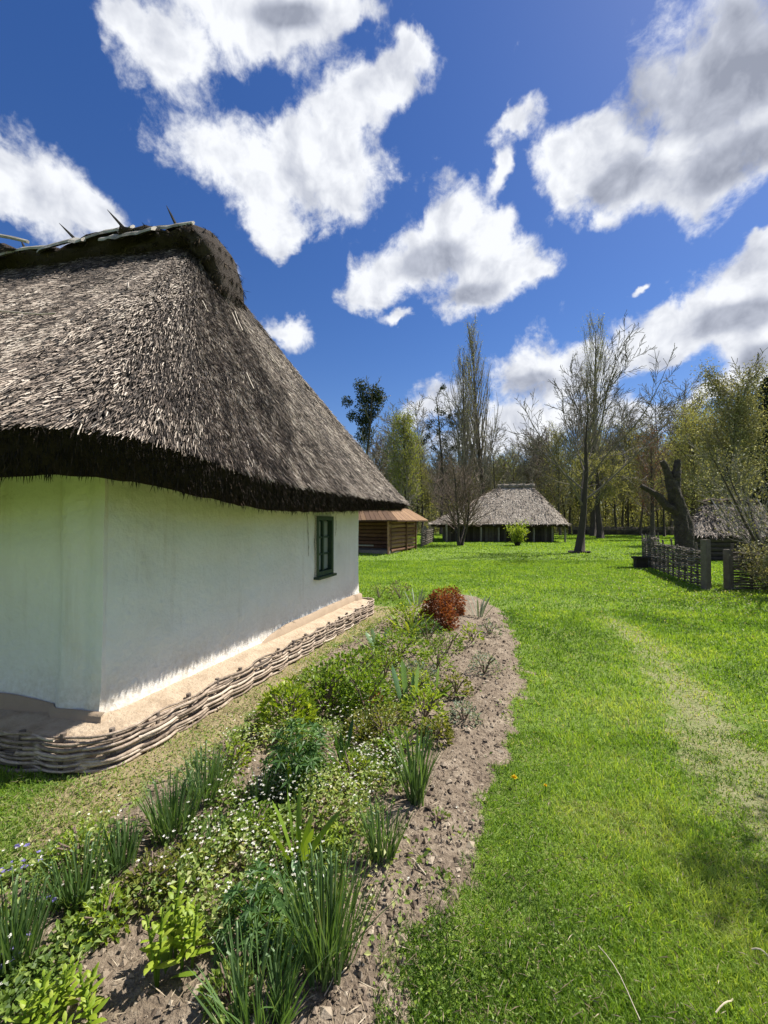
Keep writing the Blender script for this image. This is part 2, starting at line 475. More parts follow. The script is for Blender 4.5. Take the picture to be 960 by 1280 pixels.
M['rust_board'] = ramp_mat('rust_board', [(0.0, (0.095, 0.055, 0.036)), (0.5, (0.185, 0.108, 0.062)), (1.0, (0.31, 0.19, 0.095))], 0.85, (4, 0.5), (20, 0.6, 0.02))
M['withe'] = ramp_mat('withe', [(0.0, (0.10, 0.076, 0.058)), (0.5, (0.31, 0.237, 0.175)), (1.0, (0.56, 0.46, 0.36))], 0.75, (32, 1.2), (110, 1.0, 0.006))
M['stake_end'] = ramp_mat('stake_end', [(0.0, (0.09, 0.07, 0.055)), (1.0, (0.24, 0.19, 0.15))], 0.85, (40, 0.6))
M['clay'] = ramp_mat('clay', [(0.0, (0.22, 0.15, 0.09)), (0.5, (0.43, 0.335, 0.235)), (1.0, (0.57, 0.465, 0.34))], 0.95, (7, 1.3), (35, 1.0, 0.02))
M['clay_band'] = ramp_mat('clay_band', [(0.0, (0.20, 0.145, 0.095)), (0.5, (0.34, 0.255, 0.175)), (1.0, (0.44, 0.34, 0.24))], 0.95, (6, 0.6), (40, 0.5, 0.01))
M['green_paint'] = ramp_mat('green_paint', [(0.0, (0.014, 0.030, 0.018)), (0.5, (0.030, 0.055, 0.034)), (1.0, (0.07, 0.10, 0.065))], 0.45, (12, 0.6), (30, 0.4, 0.004))
M['curtain'] = ramp_mat('curtain', [(0.0, (0.45, 0.45, 0.42)), (1.0, (0.72, 0.72, 0.68))], 0.9)
M['crack'] = ramp_mat('crack', [(0.0, (0.22, 0.19, 0.13)), (1.0, (0.36, 0.31, 0.22))], 0.95)
M['stone'] = ramp_mat('stone', [(0.0, (0.2, 0.18, 0.16)), (1.0, (0.42, 0.40, 0.37))], 0.9, (10, 0.5))


def plaster_mat():
    m, nt, out = new_mat('plaster')
    p = nt.nodes.new('ShaderNodeBsdfPrincipled'); p.inputs['Roughness'].default_value = 0.92; p.inputs['Specular IOR Level'].default_value = 0.2
    g = nt.nodes.new('ShaderNodeNewGeometry')
    n1 = nnoise(nt, 1.1, 6, 0.6, g.outputs['Position']); n2 = nnoise(nt, 7, 5, 0.6, g.outputs['Position'])
    n3 = nnoise(nt, 3.2, 5, 0.6, g.outputs['Position'], (1, 1, 0.16))
    f = nmath(nt, 'ADD', nmath(nt, 'MULTIPLY', n1, 0.5), nmath(nt, 'ADD', nmath(nt, 'MULTIPLY', n2, 0.2), nmath(nt, 'MULTIPLY', n3, 0.3)))
    r = ramp_node(nt, [(0.28, (0.58, 0.54, 0.455)), (0.40, (0.73, 0.70, 0.635)), (0.58, (0.80, 0.78, 0.73))])
    nt.links.new(f, r.inputs['Fac'])
    sx = nt.nodes.new('ShaderNodeSeparateXYZ'); nt.links.new(g.outputs['Position'], sx.inputs[0])
    mr = nt.nodes.new('ShaderNodeMapRange'); mr.interpolation_type = 'SMOOTHSTEP'; nt.links.new(sx.outputs['Z'], mr.inputs['Value'])
    mr.inputs['From Min'].default_value = 0.75; mr.inputs['From Max'].default_value = 0.25
    n5 = nnoise(nt, 26, 6, 0.7, g.outputs['Position'])
    st = nmath(nt, 'MULTIPLY', nmath(nt, 'MULTIPLY', mr.outputs[0], nmath(nt, 'SUBTRACT', nmath(nt, 'ADD', n5, n3), 0.80), True), 1.8, True)
    n6 = nnoise(nt, 5.5, 6, 0.7, g.outputs['Position'], (1.4, 1.4, 0.10))
    st2 = nmath(nt, 'MULTIPLY', nmath(nt, 'SUBTRACT', n6, 0.55, True), 1.6, True)
    mxs = nt.nodes.new('ShaderNodeMix'); mxs.data_type = 'RGBA'; nt.links.new(nmath(nt, 'MAXIMUM', st, st2), mxs.inputs[0])
    nt.links.new(r.outputs[0], mxs.inputs[6]); mxs.inputs[7].default_value = (0.47, 0.40, 0.29, 1)
    nt.links.new(mxs.outputs[2], p.inputs['Base Color'])
    b = nt.nodes.new('ShaderNodeBump'); b.inputs['Strength'].default_value = 0.8; b.inputs['Distance'].default_value = 0.02
    nt.links.new(nnoise(nt, 16, 7, 0.6, g.outputs['Position']), b.inputs['Height']); nt.links.new(b.outputs[0], p.inputs['Normal'])
    nt.links.new(p.outputs[0], out.inputs['Surface'])
    return m


M['plaster'] = plaster_mat()


def glass_mat():
    m, nt, out = new_mat('window_glass')
    p = nt.nodes.new('ShaderNodeBsdfPrincipled'); p.inputs['Base Color'].default_value = (0.30, 0.32, 0.28, 1)
    p.inputs['Roughness'].default_value = 0.06; p.inputs['Specular IOR Level'].default_value = 0.7
    b = nt.nodes.new('ShaderNodeBump'); b.inputs['Strength'].default_value = 0.15; b.inputs['Distance'].default_value = 0.01
    nt.links.new(nnoise(nt, 5, 2, 0.5), b.inputs['Height']); nt.links.new(b.outputs[0], p.inputs['Normal'])
    nt.links.new(p.outputs[0], out.inputs['Surface'])
    return m


M['glass'] = glass_mat()


def ground_mat():
    m, nt, out = new_mat('ground')
    L = nt.links
    g = nt.nodes.new('ShaderNodeNewGeometry'); pos = g.outputs['Position']

    def attr(n):
        a = nt.nodes.new('ShaderNodeAttribute'); a.attribute_name = n
        return a.outputs['Fac']

    def mixc(f, a, b):
        mm = nt.nodes.new('ShaderNodeMix'); mm.data_type = 'RGBA'
        L.new(f, mm.inputs[0]); L.new(a, mm.inputs[6]); L.new(b, mm.inputs[7])
        return mm.outputs[2]
    nb = nnoise(nt, 0.55, 5, 0.6, pos); nm = nnoise(nt, 5.5, 6, 0.65, pos); nf = nnoise(nt, 48, 5, 0.7, pos)
    gf = nmath(nt, 'ADD', nmath(nt, 'MULTIPLY', nb, 0.45), nmath(nt, 'ADD', nmath(nt, 'MULTIPLY', nm, 0.25), nmath(nt, 'MULTIPLY', nf, 0.30)))
    grass = ramp_node(nt, [(0.30, (0.065, 0.108, 0.020)), (0.46, (0.132, 0.202, 0.034)), (0.58, (0.178, 0.250, 0.045)), (0.72, (0.26, 0.28, 0.09))]); L.new(gf, grass.inputs['Fac'])
    sf = nmath(nt, 'ADD', nmath(nt, 'MULTIPLY', nm, 0.45), nmath(nt, 'MULTIPLY', nf, 0.55))
    soil = ramp_node(nt, [(0.32, (0.085, 0.062, 0.044)), (0.5, (0.225, 0.175, 0.125)), (0.68, (0.44, 0.365, 0.27))]); L.new(sf, soil.inputs['Fac'])
    dry = ramp_node(nt, [(0.30, (0.13, 0.11, 0.05)), (0.5, (0.29, 0.235, 0.13)), (0.70, (0.45, 0.36, 0.23))]); L.new(sf, dry.inputs['Fac'])
    pth = ramp_node(nt, [(0.30, (0.13, 0.155, 0.05)), (0.5, (0.24, 0.25, 0.11)), (0.70, (0.38, 0.34, 0.20))]); L.new(sf, pth.inputs['Fac'])
    jit = nmath(nt, 'MULTIPLY', nmath(nt, 'SUBTRACT', nmath(nt, 'ADD', nmath(nt, 'MULTIPLY', nm, 0.6), nmath(nt, 'MULTIPLY', nf, 0.4)), 0.5), 1.3)

    def mask(n):
        mr = nt.nodes.new('ShaderNodeMapRange'); mr.interpolation_type = 'SMOOTHSTEP'
        mr.inputs['From Min'].default_value = 0.3; mr.inputs['From Max'].default_value = 0.7
        L.new(nmath(nt, 'ADD', attr(n), jit), mr.inputs['Value'])
        return mr.outputs[0]
    c = mixc(mask('worn'), grass.outputs[0], pth.outputs[0])
    c = mixc(mask('dry'), c, dry.outputs[0])
    c = mixc(mask('soil'), c, soil.outputs[0])
    p = nt.nodes.new('ShaderNodeBsdfPrincipled'); p.inputs['Roughness'].default_value = 0.95; p.inputs['Specular IOR Level'].default_value = 0.15
    L.new(c, p.inputs['Base Color'])
    b = nt.nodes.new('ShaderNodeBump'); b.inputs['Strength'].default_value = 0.9; b.inputs['Distance'].default_value = 0.03
    L.new(nmath(nt, 'ADD', nf, nmath(nt, 'MULTIPLY', nm, 0.6)), b.inputs['Height']); L.new(b.outputs[0], p.inputs['Normal'])
    L.new(p.outputs[0], out.inputs['Surface'])
    return m


M['ground'] = ground_mat()

# ------------------------------------------------------------------ the ground, one sheet
pxs = lambda L: np.array([G(*p) for p in L])
BED = pxs([(485, 772), (530, 753), (572, 742), (600, 748), (628, 765), (645, 800), (655, 850), (640, 915), (612, 970), (598, 1020), (588, 1080), (560, 1140), (515, 1195), (490, 1280), (470, 1420),
           (-150, 1420), (-260, 1260), (-120, 1160), (0, 1105), (90, 1055), (175, 1000), (235, 968), (290, 925), (335, 885), (388, 838), (440, 802)])
SOILBAND = pxs([(585, 742), (600, 748), (628, 765), (645, 800), (655, 850), (640, 915), (612, 970), (598, 1020), (588, 1080), (560, 1140), (515, 1195), (490, 1280), (470, 1420),
                (300, 1420), (400, 1230), (455, 1120), (490, 1050), (535, 980), (562, 900), (560, 850), (566, 800), (575, 765)])
PATH = pxs([(1250, 1330), (1060, 1120), (960, 1010), (905, 935), (855, 862), (805, 805), (752, 768), (690, 748), (600, 735)])
C1 = np.array([-1.90, 2.88]); C2 = np.array([-0.467, 7.15])
te = nrm(C2 - C1); ne = np.array([te[1], -te[0]])            # along the end wall, and out of it
tl = np.array([-0.985, 0.17]); tl = tl / np.linalg.norm(tl); nl = np.array([tl[1] * -1.0, tl[0]]); nl = nl if nl[1] < 0 else -nl
HL = 9.0
C3 = C2 + tl * HL; C4 = C1 + tl * HL
HOUSE = np.array([C1, C2, C3, C4])


def masks(P):
    bed = poly_sd(P, BED); band = poly_sd(P, SOILBAND)
    wob = (fbm(P[:, 0] * 5, P[:, 1] * 5, 3) - 0.5)
    soil = sstep(bed + wob * 0.34 + 0.12 * (fbm(P[:, 0] * 17, P[:, 1] * 17, 5) - 0.5), -0.07, 0.07)
    hd = -poly_sd(P, HOUSE)                       # distance from the walls
    dry = sstep(hd, 1.25, 0.55) * (1 - soil) * (0.35 + 0.95 * fbm(P[:, 0] * 1.7 + 3, P[:, 1] * 1.7, 8))
    # greener at the left end of the strip and far past the house
    dry = dry * sstep(P[:, 0], -2.4, -1.55)
    pd = line_d(P, PATH)
    worn = sstep(pd + wob * 0.5, 0.50, 0.02) * (0.20 + 0.75 * fbm(P[:, 0] * 1.3, P[:, 1] * 1.3, 12)) * sstep(P[:, 1], 10.0, 6.0)
    return soil, dry, worn, bed, band, hd, pd


def height(P):
    P = np.asarray(P, float).reshape(-1, 2)
    z = 0.05 * (fbm(P[:, 0] * 0.5, P[:, 1] * 0.5, 21) - 0.5) * sstep(np.hypot(P[:, 0], P[:, 1]), 14, 6)
    bed = poly_sd(P, BED)
    near = np.hypot(P[:, 0], P[:, 1]) < 12
    z = z + 0.055 * sstep(-poly_sd(P, HOUSE), 1.1, 0.35)
    m = sstep(bed, -0.02, 0.25)
    z = z + 0.045 * m
    z = z + np.where(near, m * (0.055 * (fbm(P[:, 0] * 9, P[:, 1] * 9, 31) - 0.5) + 0.05 * (fbm(P[:, 0] * 26, P[:, 1] * 26, 35, 3) - 0.5)), 0)
    z = z + np.where(near, (1 - m) * 0.025 * (fbm(P[:, 0] * 6, P[:, 1] * 6, 41) - 0.5), 0)
    return z


def axis(a, b, step, lo, hi, growf=1.14):
    c = list(np.arange(a, b + 1e-6, step))
    s = step; x = b
    while x < hi:
        s *= growf; x += s; c.append(x)
    s = step; x = a; pre = []
    while x > lo:
        s *= growf; x -= s; pre.append(x)
    return np.array(pre[::-1] + c)


gx = axis(-3.2, 3.0, 0.03, -900, 900); gy = axis(0.9, 7.2, 0.03, -300, 1500)
GXX, GYY = np.meshgrid(gx, gy)
GP = np.stack([GXX.ravel(), GYY.ravel()], 1)
soil_m, dry_m, worn_m, *_ = masks(GP)
mb = MB(); grid(mb, np.stack([GXX, GYY, height(GP).reshape(GXX.shape)], -1))
ground = mb.build('ground', M['ground'], smooth=True, kind='structure')
for nme, arr in (('soil', soil_m), ('dry', dry_m), ('worn', worn_m)):
    a = ground.data.attributes.new(nme, 'FLOAT', 'POINT'); a.data.foreach_set('value', arr.astype(np.float32))
ground['label'] = 'lawn with a worn track and a dug flower bed beside the white cottage'

# ------------------------------------------------------------------ vegetation helpers


def frame_for(d):
    """two unit vectors across the directions d (n,3)"""
    ref = np.where(np.abs(d[:, 2:3]) < 0.9, np.array([[0, 0, 1.0]]), np.array([[1.0, 0, 0]]))
    a = np.cross(d, ref); a /= np.linalg.norm(a, axis=1)[:, None] + 1e-12
    return a, np.cross(a, d)


def leaves(mb, base, d, length, width, rng, var, fold=0.25, droop=0.25):
    """n folded pointed leaves: 4 points, 2 triangles each"""
    n = len(base)
    length = np.broadcast_to(length, (n,))[:, None]; width = np.broadcast_to(width, (n,))[:, None]
    d = d / (np.linalg.norm(d, axis=1)[:, None] + 1e-9)
    a, b = frame_for(d)
    roll = rng.normal(0, 0.6, n)[:, None]
    side = a * np.cos(roll) + b * np.sin(roll); up = np.cross(side, d)
    mid = base + d * length * 0.48
    tip = base + d * length + np.array([[0, 0, -1.0]]) * droop * length
    V = np.stack([base, mid + side * width * 0.5 + up * width * fold, tip, mid - side * width * 0.5 + up * width * fold], 1).reshape(-1, 3)
    i = np.arange(n)[:, None] * 4
    f = np.concatenate([i + np.array([[0, 1, 2]]), i + np.array([[0, 2, 3]])])
    mb.add(V, [f], np.repeat(np.broadcast_to(var, (n,)), 4))


def straps(mb, base, az, lean, h, w, rng, var, bend=0.5, seg=4, taper=0.9):
    """n long narrow leaves rising from base, leaning to az and bending over"""
    n = len(base)
    az = np.broadcast_to(az, (n,)); lean = np.broadcast_to(lean, (n,)); h = np.broadcast_to(h, (n,)); w = np.broadcast_to(w, (n,)); bend = np.broadcast_to(bend, (n,))
    out = np.stack([np.cos(az), np.sin(az), 0 * az], 1)
    face = az + rng.uniform(-1.2, 1.2, n) + math.pi / 2
    side = np.stack([np.cos(face), np.sin(face), 0 * face], 1)
    p = base.copy(); ang = lean.copy()
    rows = []
    for k in range(seg + 1):
        t = k / seg
        ww = w * (1 - taper * t ** 2.2) * (0.75 + 0.5 * min(1, t * 3) * 0.5)
        if k == seg:
            rows.append(p[:, None]); break
        rows.append(np.stack([p - side * ww[:, None] / 2, p + side * ww[:, None] / 2], 1))
        d = out * np.sin(ang)[:, None] + np.array([[0, 0, 1.0]]) * np.cos(ang)[:, None]
        p = p + d * (h / seg)[:, None]; ang = ang + bend / seg
    V = np.concatenate(rows, 1); m = 2 * seg + 1
    i = np.arange(n)[:, None] * m
    q = [i + np.array([[2 * k, 2 * k + 1, 2 * k + 3, 2 * k + 2]]) for k in range(seg - 1)]
    t_ = i + np.array([[2 * seg - 2, 2 * seg - 1, 2 * seg]])
    mb.add(V.reshape(-1, 3), [np.concatenate(q) if q else np.zeros((0, 4), int), t_], np.repeat(np.broadcast_to(var, (n,)), m))


def rand_dirs(rng, n, up=0.3):
    d = rng.normal(0, 1, (n, 3)); d /= np.linalg.norm(d, axis=1)[:, None]
    d[:, 2] += up
    return d / np.linalg.norm(d, axis=1)[:, None]


def P3(p, dz=0.0):
    p = np.asarray(p, float).reshape(-1, 2)
    return np.concatenate([p, (height(p) + dz)[:, None]], 1)


def at(px, py):
    """a point standing on the ground below a photo pixel"""
    p = G(px, py); p = G(px, py, float(height(p)[0]))
    return P3(p)[0]


# ------------------------------------------------------------------ THE COTTAGE
house = thing('cottage', 'white plastered cottage with a big weathered thatched roof on the left', 'cottage', (C1[0], C1[1], 0))
rng = np.random.default_rng(3)
WB, WT = 0.20, 2.35                                       # foot and top of the plaster
zrows = np.concatenate([[0.10, 0.15, 0.20, 0.26, 0.30, 0.36], np.linspace(0.45, WT, 34)])


def wallpt(s, z, a, d, nn, jog=0.0):
    """a point of a wall: s along, jog out of plane, uneven plaster"""
    k = 0.036 * (fbm(np.asarray(s) * 1.6 + 10 * a[0], np.asarray(z) * 1.6, 51) - 0.5) + 0.012 * (fbm(np.asarray(s) * 9, np.asarray(z) * 9, 53, 2) - 0.5)
    foot = 0.05 * np.exp(-np.maximum(z - 0.2, 0) / 0.16)
    off = jog + k + foot
    xy = a[None] + d[None] * np.asarray(s)[:, None] + nn[None] * off[:, None]
    return np.concatenate([xy, np.asarray(z)[:, None]], 1)


LE = float(np.linalg.norm(C2 - C1))


def s_at(px):                                              # how far along the end wall a photo column lies
    d = ray(px, 700); k = d[0] / d[1]
    return (k * C1[1] - C1[0]) / (te[0] - k * te[1])


W0, W1 = s_at(393), s_at(414)
wp0 = C1 + te * W0; wp1 = C1 + te * W1
WZ0 = CAMH - (721 - HOR) / F * wp0[1]; WZ1 = CAMH + (HOR - 645) / F * wp0[1]
zr = np.unique(np.round(np.concatenate([zrows, [WZ0, WZ1]]), 4))
zr = zr[(np.abs(zr - WZ0) > 0.02) | (np.abs(zr - WZ0) < 1e-3)]; zr = zr[(np.abs(zr - WZ1) > 0.02) | (np.abs(zr - WZ1) < 1e-3)]
sc = np.unique(np.concatenate([np.linspace(0, W0, 44), np.linspace(W0, W1, 8), np.linspace(W1, LE, 16)]))
mw = MB()
# plan of the walls: left wall, corner pilaster, end wall, far pilaster, back
PIL = 0.34                                                 # width of the corner pilaster on the left wall
SS, ZZ = np.meshgrid(sc, zr)
jog = 0.035 * sstep(SS, LE - 0.24, LE - 0.21) + 0.0 * ZZ
V = wallpt(SS.ravel(), ZZ.ravel(), C1, te, ne, jog.ravel())
# soft rounding where the end wall meets the corner
corner = np.exp(-(SS.ravel() / 0.05) ** 2)
V[:, :2] += (-ne - te * 0)[None] * (corner * 0.012)[:, None]
nzr, nsc = len(zr), len(sc)
I, J = np.meshgrid(np.arange(nzr - 1), np.arange(nsc - 1), indexing='ij')
keep = ~((zr[I] >= WZ0 - 1e-3) & (zr[I + 1] <= WZ1 + 1e-3) & (sc[J] >= W0 - 1e-6) & (sc[J + 1] <= W1 + 1e-6))
q = np.stack([I * nsc + J, I * nsc + J + 1, (I + 1) * nsc + J + 1, (I + 1) * nsc + J], -1)[keep]
mw.add(V, [q])
# window reveal
for (s0, z0, s1, z1) in ((W0, WZ0, W0, WZ1), (W1, WZ1, W1, WZ0), (W1, WZ0, W0, WZ0), (W0, WZ1, W1, WZ1)):
    a = C1 + te * s0 + ne * 0.03; b = C1 + te * s1 + ne * 0.03; a2 = a - ne * 0.2; b2 = b - ne * 0.2
    mw.add([(a[0], a[1], z0), (b[0], b[1], z1), (b2[0], b2[1], z1), (a2[0], a2[1], z0)], [np.array([[0, 1, 2, 3]])])
# left wall with its pilaster
sl = np.unique(np.concatenate([np.linspace(0, PIL - 0.02, 10), [PIL, PIL + 0.05], np.linspace(PIL + 0.06, 3.5, 34), np.linspace(3.6, HL, 20)]))
SS, ZZ = np.meshgrid(sl, zr)
jogl = 0.045 * (1 - sstep(SS + 0.03 * (fbm(ZZ * 2, ZZ * 0 + 2, 61) - 0.5), PIL - 0.01, PIL + 0.05)) - 0.02 * np.exp(-((SS - 0.15) / 0.05) ** 2)
V = wallpt(SS.ravel(), ZZ.ravel(), C1, tl, nl, jogl.ravel())
P = V.reshape(SS.shape + (3,))[:, ::-1]
# join the first column to the end wall's first column
Vend = wallpt(np.zeros(nzr), zr, C1, te, ne, np.zeros(nzr)); Vend[:, :2] += -ne[None] * 0.012
grid(mw, P)
grid(mw, np.stack([V.reshape(SS.shape + (3,))[:, 0], Vend], 1))
# back and far walls
for (a, b, nn) in ((C2, C3, -nl), (C3, C4, tl)):
    d = nrm(b - a); L_ = np.linalg.norm(b - a)
    S2, Z2 = np.meshgrid(np.linspace(0, L_, 20), zr)
    grid(mw, wallpt(S2.ravel(), Z2.ravel(), a, d, nn, 0 * S2.ravel()).reshape(S2.shape + (3,)))
wall = mw.build('wall', M['plaster'], house, smooth=True)
# clay coloured foot of the walls, standing just proud of the plaster
mc = MB()
for (a, d, nn, L_, s_off) in ((C1, te, ne, LE, 0.0), (C1, tl, nl, HL, 0.0)):
    s = np.linspace(-0.06, L_, 140)
    hb = 0.315 + 0.03 * fbm(s * 1.5, s * 0 + 4, 71) + (0.055 * sstep(s, 1.7, 2.3) - 0.10 * sstep(s, 1.9, 1.5) if d is te else 0.05 * sstep(s, 0.3, 0.8))
    rows = []
    for k, (off, zf) in enumerate(((0.085, 0.1), (0.072, 0.55), (0.062, 0.93), (0.03, 1.0))):
        extra = 0.045 if d is tl else 0.0
        ex = np.where(s < PIL + 0.03, extra, 0.0) if d is tl else np.where(s > LE - 0.22, 0.035, 0.0)
        o_ = off + ex + 0.008 * (fbm(s * 8, s * 0 + k, 73) - 0.5)
        xy = a[None] + d[None] * s[:, None] + nn[None] * o_[:, None]
        z = 0.12 + (hb - 0.12) * zf
        rows.append(np.concatenate([xy, z[:, None]], 1))
    grid(mc, np.stack(rows))
mc.build('wall_foot', M['clay_band'], house, smooth=True)

# window
win = MB(); ww = W1 - W0; wh = WZ1 - WZ0
wc = C1 + te * (W0 + W1) / 2


def wbox(mbx, s, z, ds, dz, off, th, var=0.5):
    p = C1 + te * s + ne * off
    box(mbx, (p[0], p[1], z), (ds, th, dz), (te[0], te[1], 0), (ne[0], ne[1], 0), var)


for (s, z, a, b) in ((W0 + 0.03, (WZ0 + WZ1) / 2, 0.06, wh), (W1 - 0.03, (WZ0 + WZ1) / 2, 0.06, wh), ((W0 + W1) / 2, WZ1 - 0.03, ww - 0.124, 0.06), ((W0 + W1) / 2, WZ0 + 0.03, ww - 0.124, 0.06)):
    wbox(win, s, z, a, b, -0.005, 0.09)
window = win.build('window', M['green_paint'], house)
mu = MB()
iw = ww - 0.12; ih = wh - 0.12
wbox(mu, (W0 + W1) / 2, (WZ0 + WZ1) / 2, 0.045, ih - 0.004, -0.02, 0.05)
mu.build('mullion', M['green_paint'], window)
for col in (-1, 1):
    for r_ in (1, 2):
        mu = MB(); wbox(mu, (W0 + W1) / 2 + col * (iw / 4 + 0.011), WZ0 + 0.06 + ih * r_ / 3, iw / 2 - 0.026, 0.026, -0.022, 0.04)
        mu.build('glazing_bar', M['green_paint'], window)
    for r_ in range(3):
        mu = MB(); wbox(mu, (W0 + W1) / 2 + col * (iw / 4 + 0.011), WZ0 + 0.06 + ih * (r_ + 0.5) / 3, iw / 2 - 0.03, ih / 3 - 0.03, -0.03 - 0.002 * r_, 0.006)
        mu.build('pane', M['glass'], window)
mu = MB(); wbox(mu, (W0 + W1) / 2, WZ0 - 0.020, ww + 0.03, 0.035, 0.035, 0.10, 0.4)
mu.build('sill', M['green_paint'], window)
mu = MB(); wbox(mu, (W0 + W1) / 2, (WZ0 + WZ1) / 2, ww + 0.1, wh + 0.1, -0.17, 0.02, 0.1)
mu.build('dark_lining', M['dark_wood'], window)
for s0 in (W0 - 0.20, W1 + 0.13):                         # hairline cracks in the plaster beside the window
    zc = np.linspace(WZ1 + 0.22, WZ0 + 0.30 if s0 < W0 else WZ1 - 0.3, 26)
    sx = s0 + 0.03 * (fbm(zc * 6, zc * 0, 5 if s0 < W0 else 6) - 0.5) * 2
    c = MB(); p = wallpt(sx, zc, C1, te, ne, np.full(len(zc), 0.008)); p2 = wallpt(sx + 0.006 + 0.012 * rng.random(len(zc)) ** 2, zc, C1, te, ne, np.full(len(zc), 0.008))
    grid(c, np.stack([p, p2])); c.build('plaster_crack', M['crack'], house)

# ---- roof: rounded eaves outline, hipped up to a short thick ridge
OE, OL, OB = 0.74, 0.92, 0.80


def isect(p, d, q, e):
    m = np.array([[d[0], -e[0]], [d[1], -e[1]]]); t = np.linalg.solve(m, q - p)
    return p + d * t[0]


def eaves(ce, cl, cb):
    """outline of the eaves offset ce, cl, cb from the walls, corners rounded; returns points from the far left front round to the far left back"""
    k1 = isect(C1 + nl * cl, tl, C1 + ne * ce, te); k2 = isect(C2 + ne * ce, te, C2 - nl * cb, tl)
    r1, r2 = 1.0, 0.5
    pts = []
    A = k1 + tl * r1; B = k1 + te * r1; Cc = k2 - te * r2; Dd = k2 + tl * r2
    start = k1 + tl * (HL + 0.8); end = k2 + tl * (HL + 0.8)

    def seg(a, b, n): return [a + (b - a) * i / n for i in range(n)]

    def bez(a, c, b, n): return [(1 - t) ** 2 * a + 2 * t * (1 - t) * c + t * t * b for t in np.arange(n) / n]
    pts += seg(start, A, 60) + bez(A, k1, B, 26) + seg(B, Cc, 60) + bez(Cc, k2, Dd, 24) + seg(Dd, end, 40) + [end]
    return np.array(pts)


E_top = eaves(OE, OL, OB); E_low = eaves(OE - 0.10, OL - 0.08, OB - 0.1); E_in = eaves(-0.03, -0.03, -0.03)
k1 = isect(C1 + nl * OL, tl, C1 + ne * OE, te)
Mid = (C1 + C2) / 2
R1 = Mid + tl * 1.28; R2 = Mid + tl * (HL - 0.6)
ZR = 5.02
LR = np.linalg.norm(R2 - R1)
ncol = len(E_top)
pr = np.clip((E_top - R1) @ tl, 0, LR)
ridge_pt = R1[None] + tl[None] * pr[:, None]
dirr = E_top - ridge_pt; dirr /= np.linalg.norm(dirr, axis=1)[:, None]
T_xy = ridge_pt + dirr * 0.16
ze_top = 1.93 + 0.17 * np.exp(-(np.linalg.norm(E_top - k1, axis=1) / 1.0) ** 2)
ze_low = ze_top - 0.235 + 0.11 * sstep((E_top - k1) @ te, 2.2, 5.6)
NT = 46


def roof_pt(col, t):
    """col, t arrays -> points on the roof surface (col in columns, fractional)"""
    i = np.clip(np.floor(col).astype(int), 0, ncol - 2); f = (col - i)[:, None]
    E = E_top[i] * (1 - f) + E_top[i + 1] * f; T = T_xy[i] * (1 - f) + T_xy[i + 1] * f
    z0 = ze_top[i] * (1 - f[:, 0]) + ze_top[i + 1] * f[:, 0]
    xy = E + (T - E) * t[:, None]
    z = z0 + (ZR - z0) * (t - 0.10 * t * (1 - t) - 0.03 * np.sin(t * 9) * (1 - t) * 0.3)
    lump = 0.09 * (fbm(col * 0.11, t * 3.2, 81) - 0.5) + 0.05 * (fbm(col * 0.45, t * 9, 82, 3) - 0.5)
    out = xy - np.array([R1 + tl * 1.0]); out /= np.linalg.norm(out, axis=1)[:, None] + 1e-9
    lump = lump * sstep(t, -0.05, 0.12)
    return np.concatenate([xy + out * (lump * 0.6)[:, None], (z + lump * 0.6)[:, None]], 1)


cc, tt = np.meshgrid(np.arange(ncol), np.linspace(0, 1, NT))
RP = roof_pt(cc.ravel().astype(float), tt.ravel()).reshape(NT, ncol, 3)
mr = MB(); grid(mr, RP, 0.35 + 0.25 * fbm(cc * 0.3, tt * 8, 90))
roof = mr.build('roof', M['thatch'], house, smooth=True)
mu = MB()
low = np.concatenate([E_low, (ze_low + 0.03 * (fbm(np.arange(ncol) * 0.6, np.zeros(ncol), 91) - 0.5))[:, None]], 1)
mid_ = np.concatenate([(E_low * 0.75 + E_in * 0.25), (ze_low + 0.06)[:, None]], 1)
inn = np.concatenate([E_in, np.full((ncol, 1), 2.28)], 1)
grid(mu, np.stack([inn, mid_, low, RP[0]]), 0.4)
mu.build('eaves_underside', M['thatch_under'], roof, smooth=True)

# reeds: butt ends of the thatch, joined
N = 130000
rng = np.random.default_rng(11)
colA = rng.uniform(26, 172, N); tA = rng.random(N) ** 1.25 * 0.97
wgt = np.interp(np.arange(ncol), np.arange(ncol), np.concatenate([[0], np.linalg.norm(np.diff(E_top, axis=0), axis=1)]))
cdf = np.cumsum(wgt * ((np.arange(ncol) > 24) & (np.arange(ncol) < 176))); cdf /= cdf[-1]
colA = np.interp(rng.random(N), cdf, np.arange(ncol))
p0 = roof_pt(colA, tA); p_dn = roof_pt(colA, tA - 0.02); p_sd = roof_pt(np.minimum(colA + 0.5, ncol - 1.01), tA)
dn = p_dn - p0; dn /= np.linalg.norm(dn, axis=1)[:, None]
sdv = p_sd - p0; sdv /= np.linalg.norm(sdv, axis=1)[:, None] + 1e-9
nv = np.cross(sdv, dn); nv *= np.sign(nv[:, 2:3]); nv /= np.linalg.norm(nv, axis=1)[:, None] + 1e-9
clump = fbm(colA * 0.8, tA * 14, 95)
comb = (fbm(colA * 0.35, tA * 3, 96) - 0.5)
d = dn + nv * (0.04 + 0.32 * rng.random(N)[:, None] ** 1.5) + sdv * (rng.normal(0, 0.13, N) + comb * 0.5)[:, None]
d /= np.linalg.norm(d, axis=1)[:, None]
ln = rng.uniform(0.022, 0.075, N) * (1 + 0.5 * (rng.random(N) < 0.05))
rad = rng.uniform(0.0018, 0.0044, N) * (0.8 + 0.3 * rng.random(N))
st = p0 - d * 0.02 + nv * (0.030 * rng.random(N)[:, None] - 0.004)
en = st + d * (ln + 0.02)[:, None]
a, b = frame_for(d)
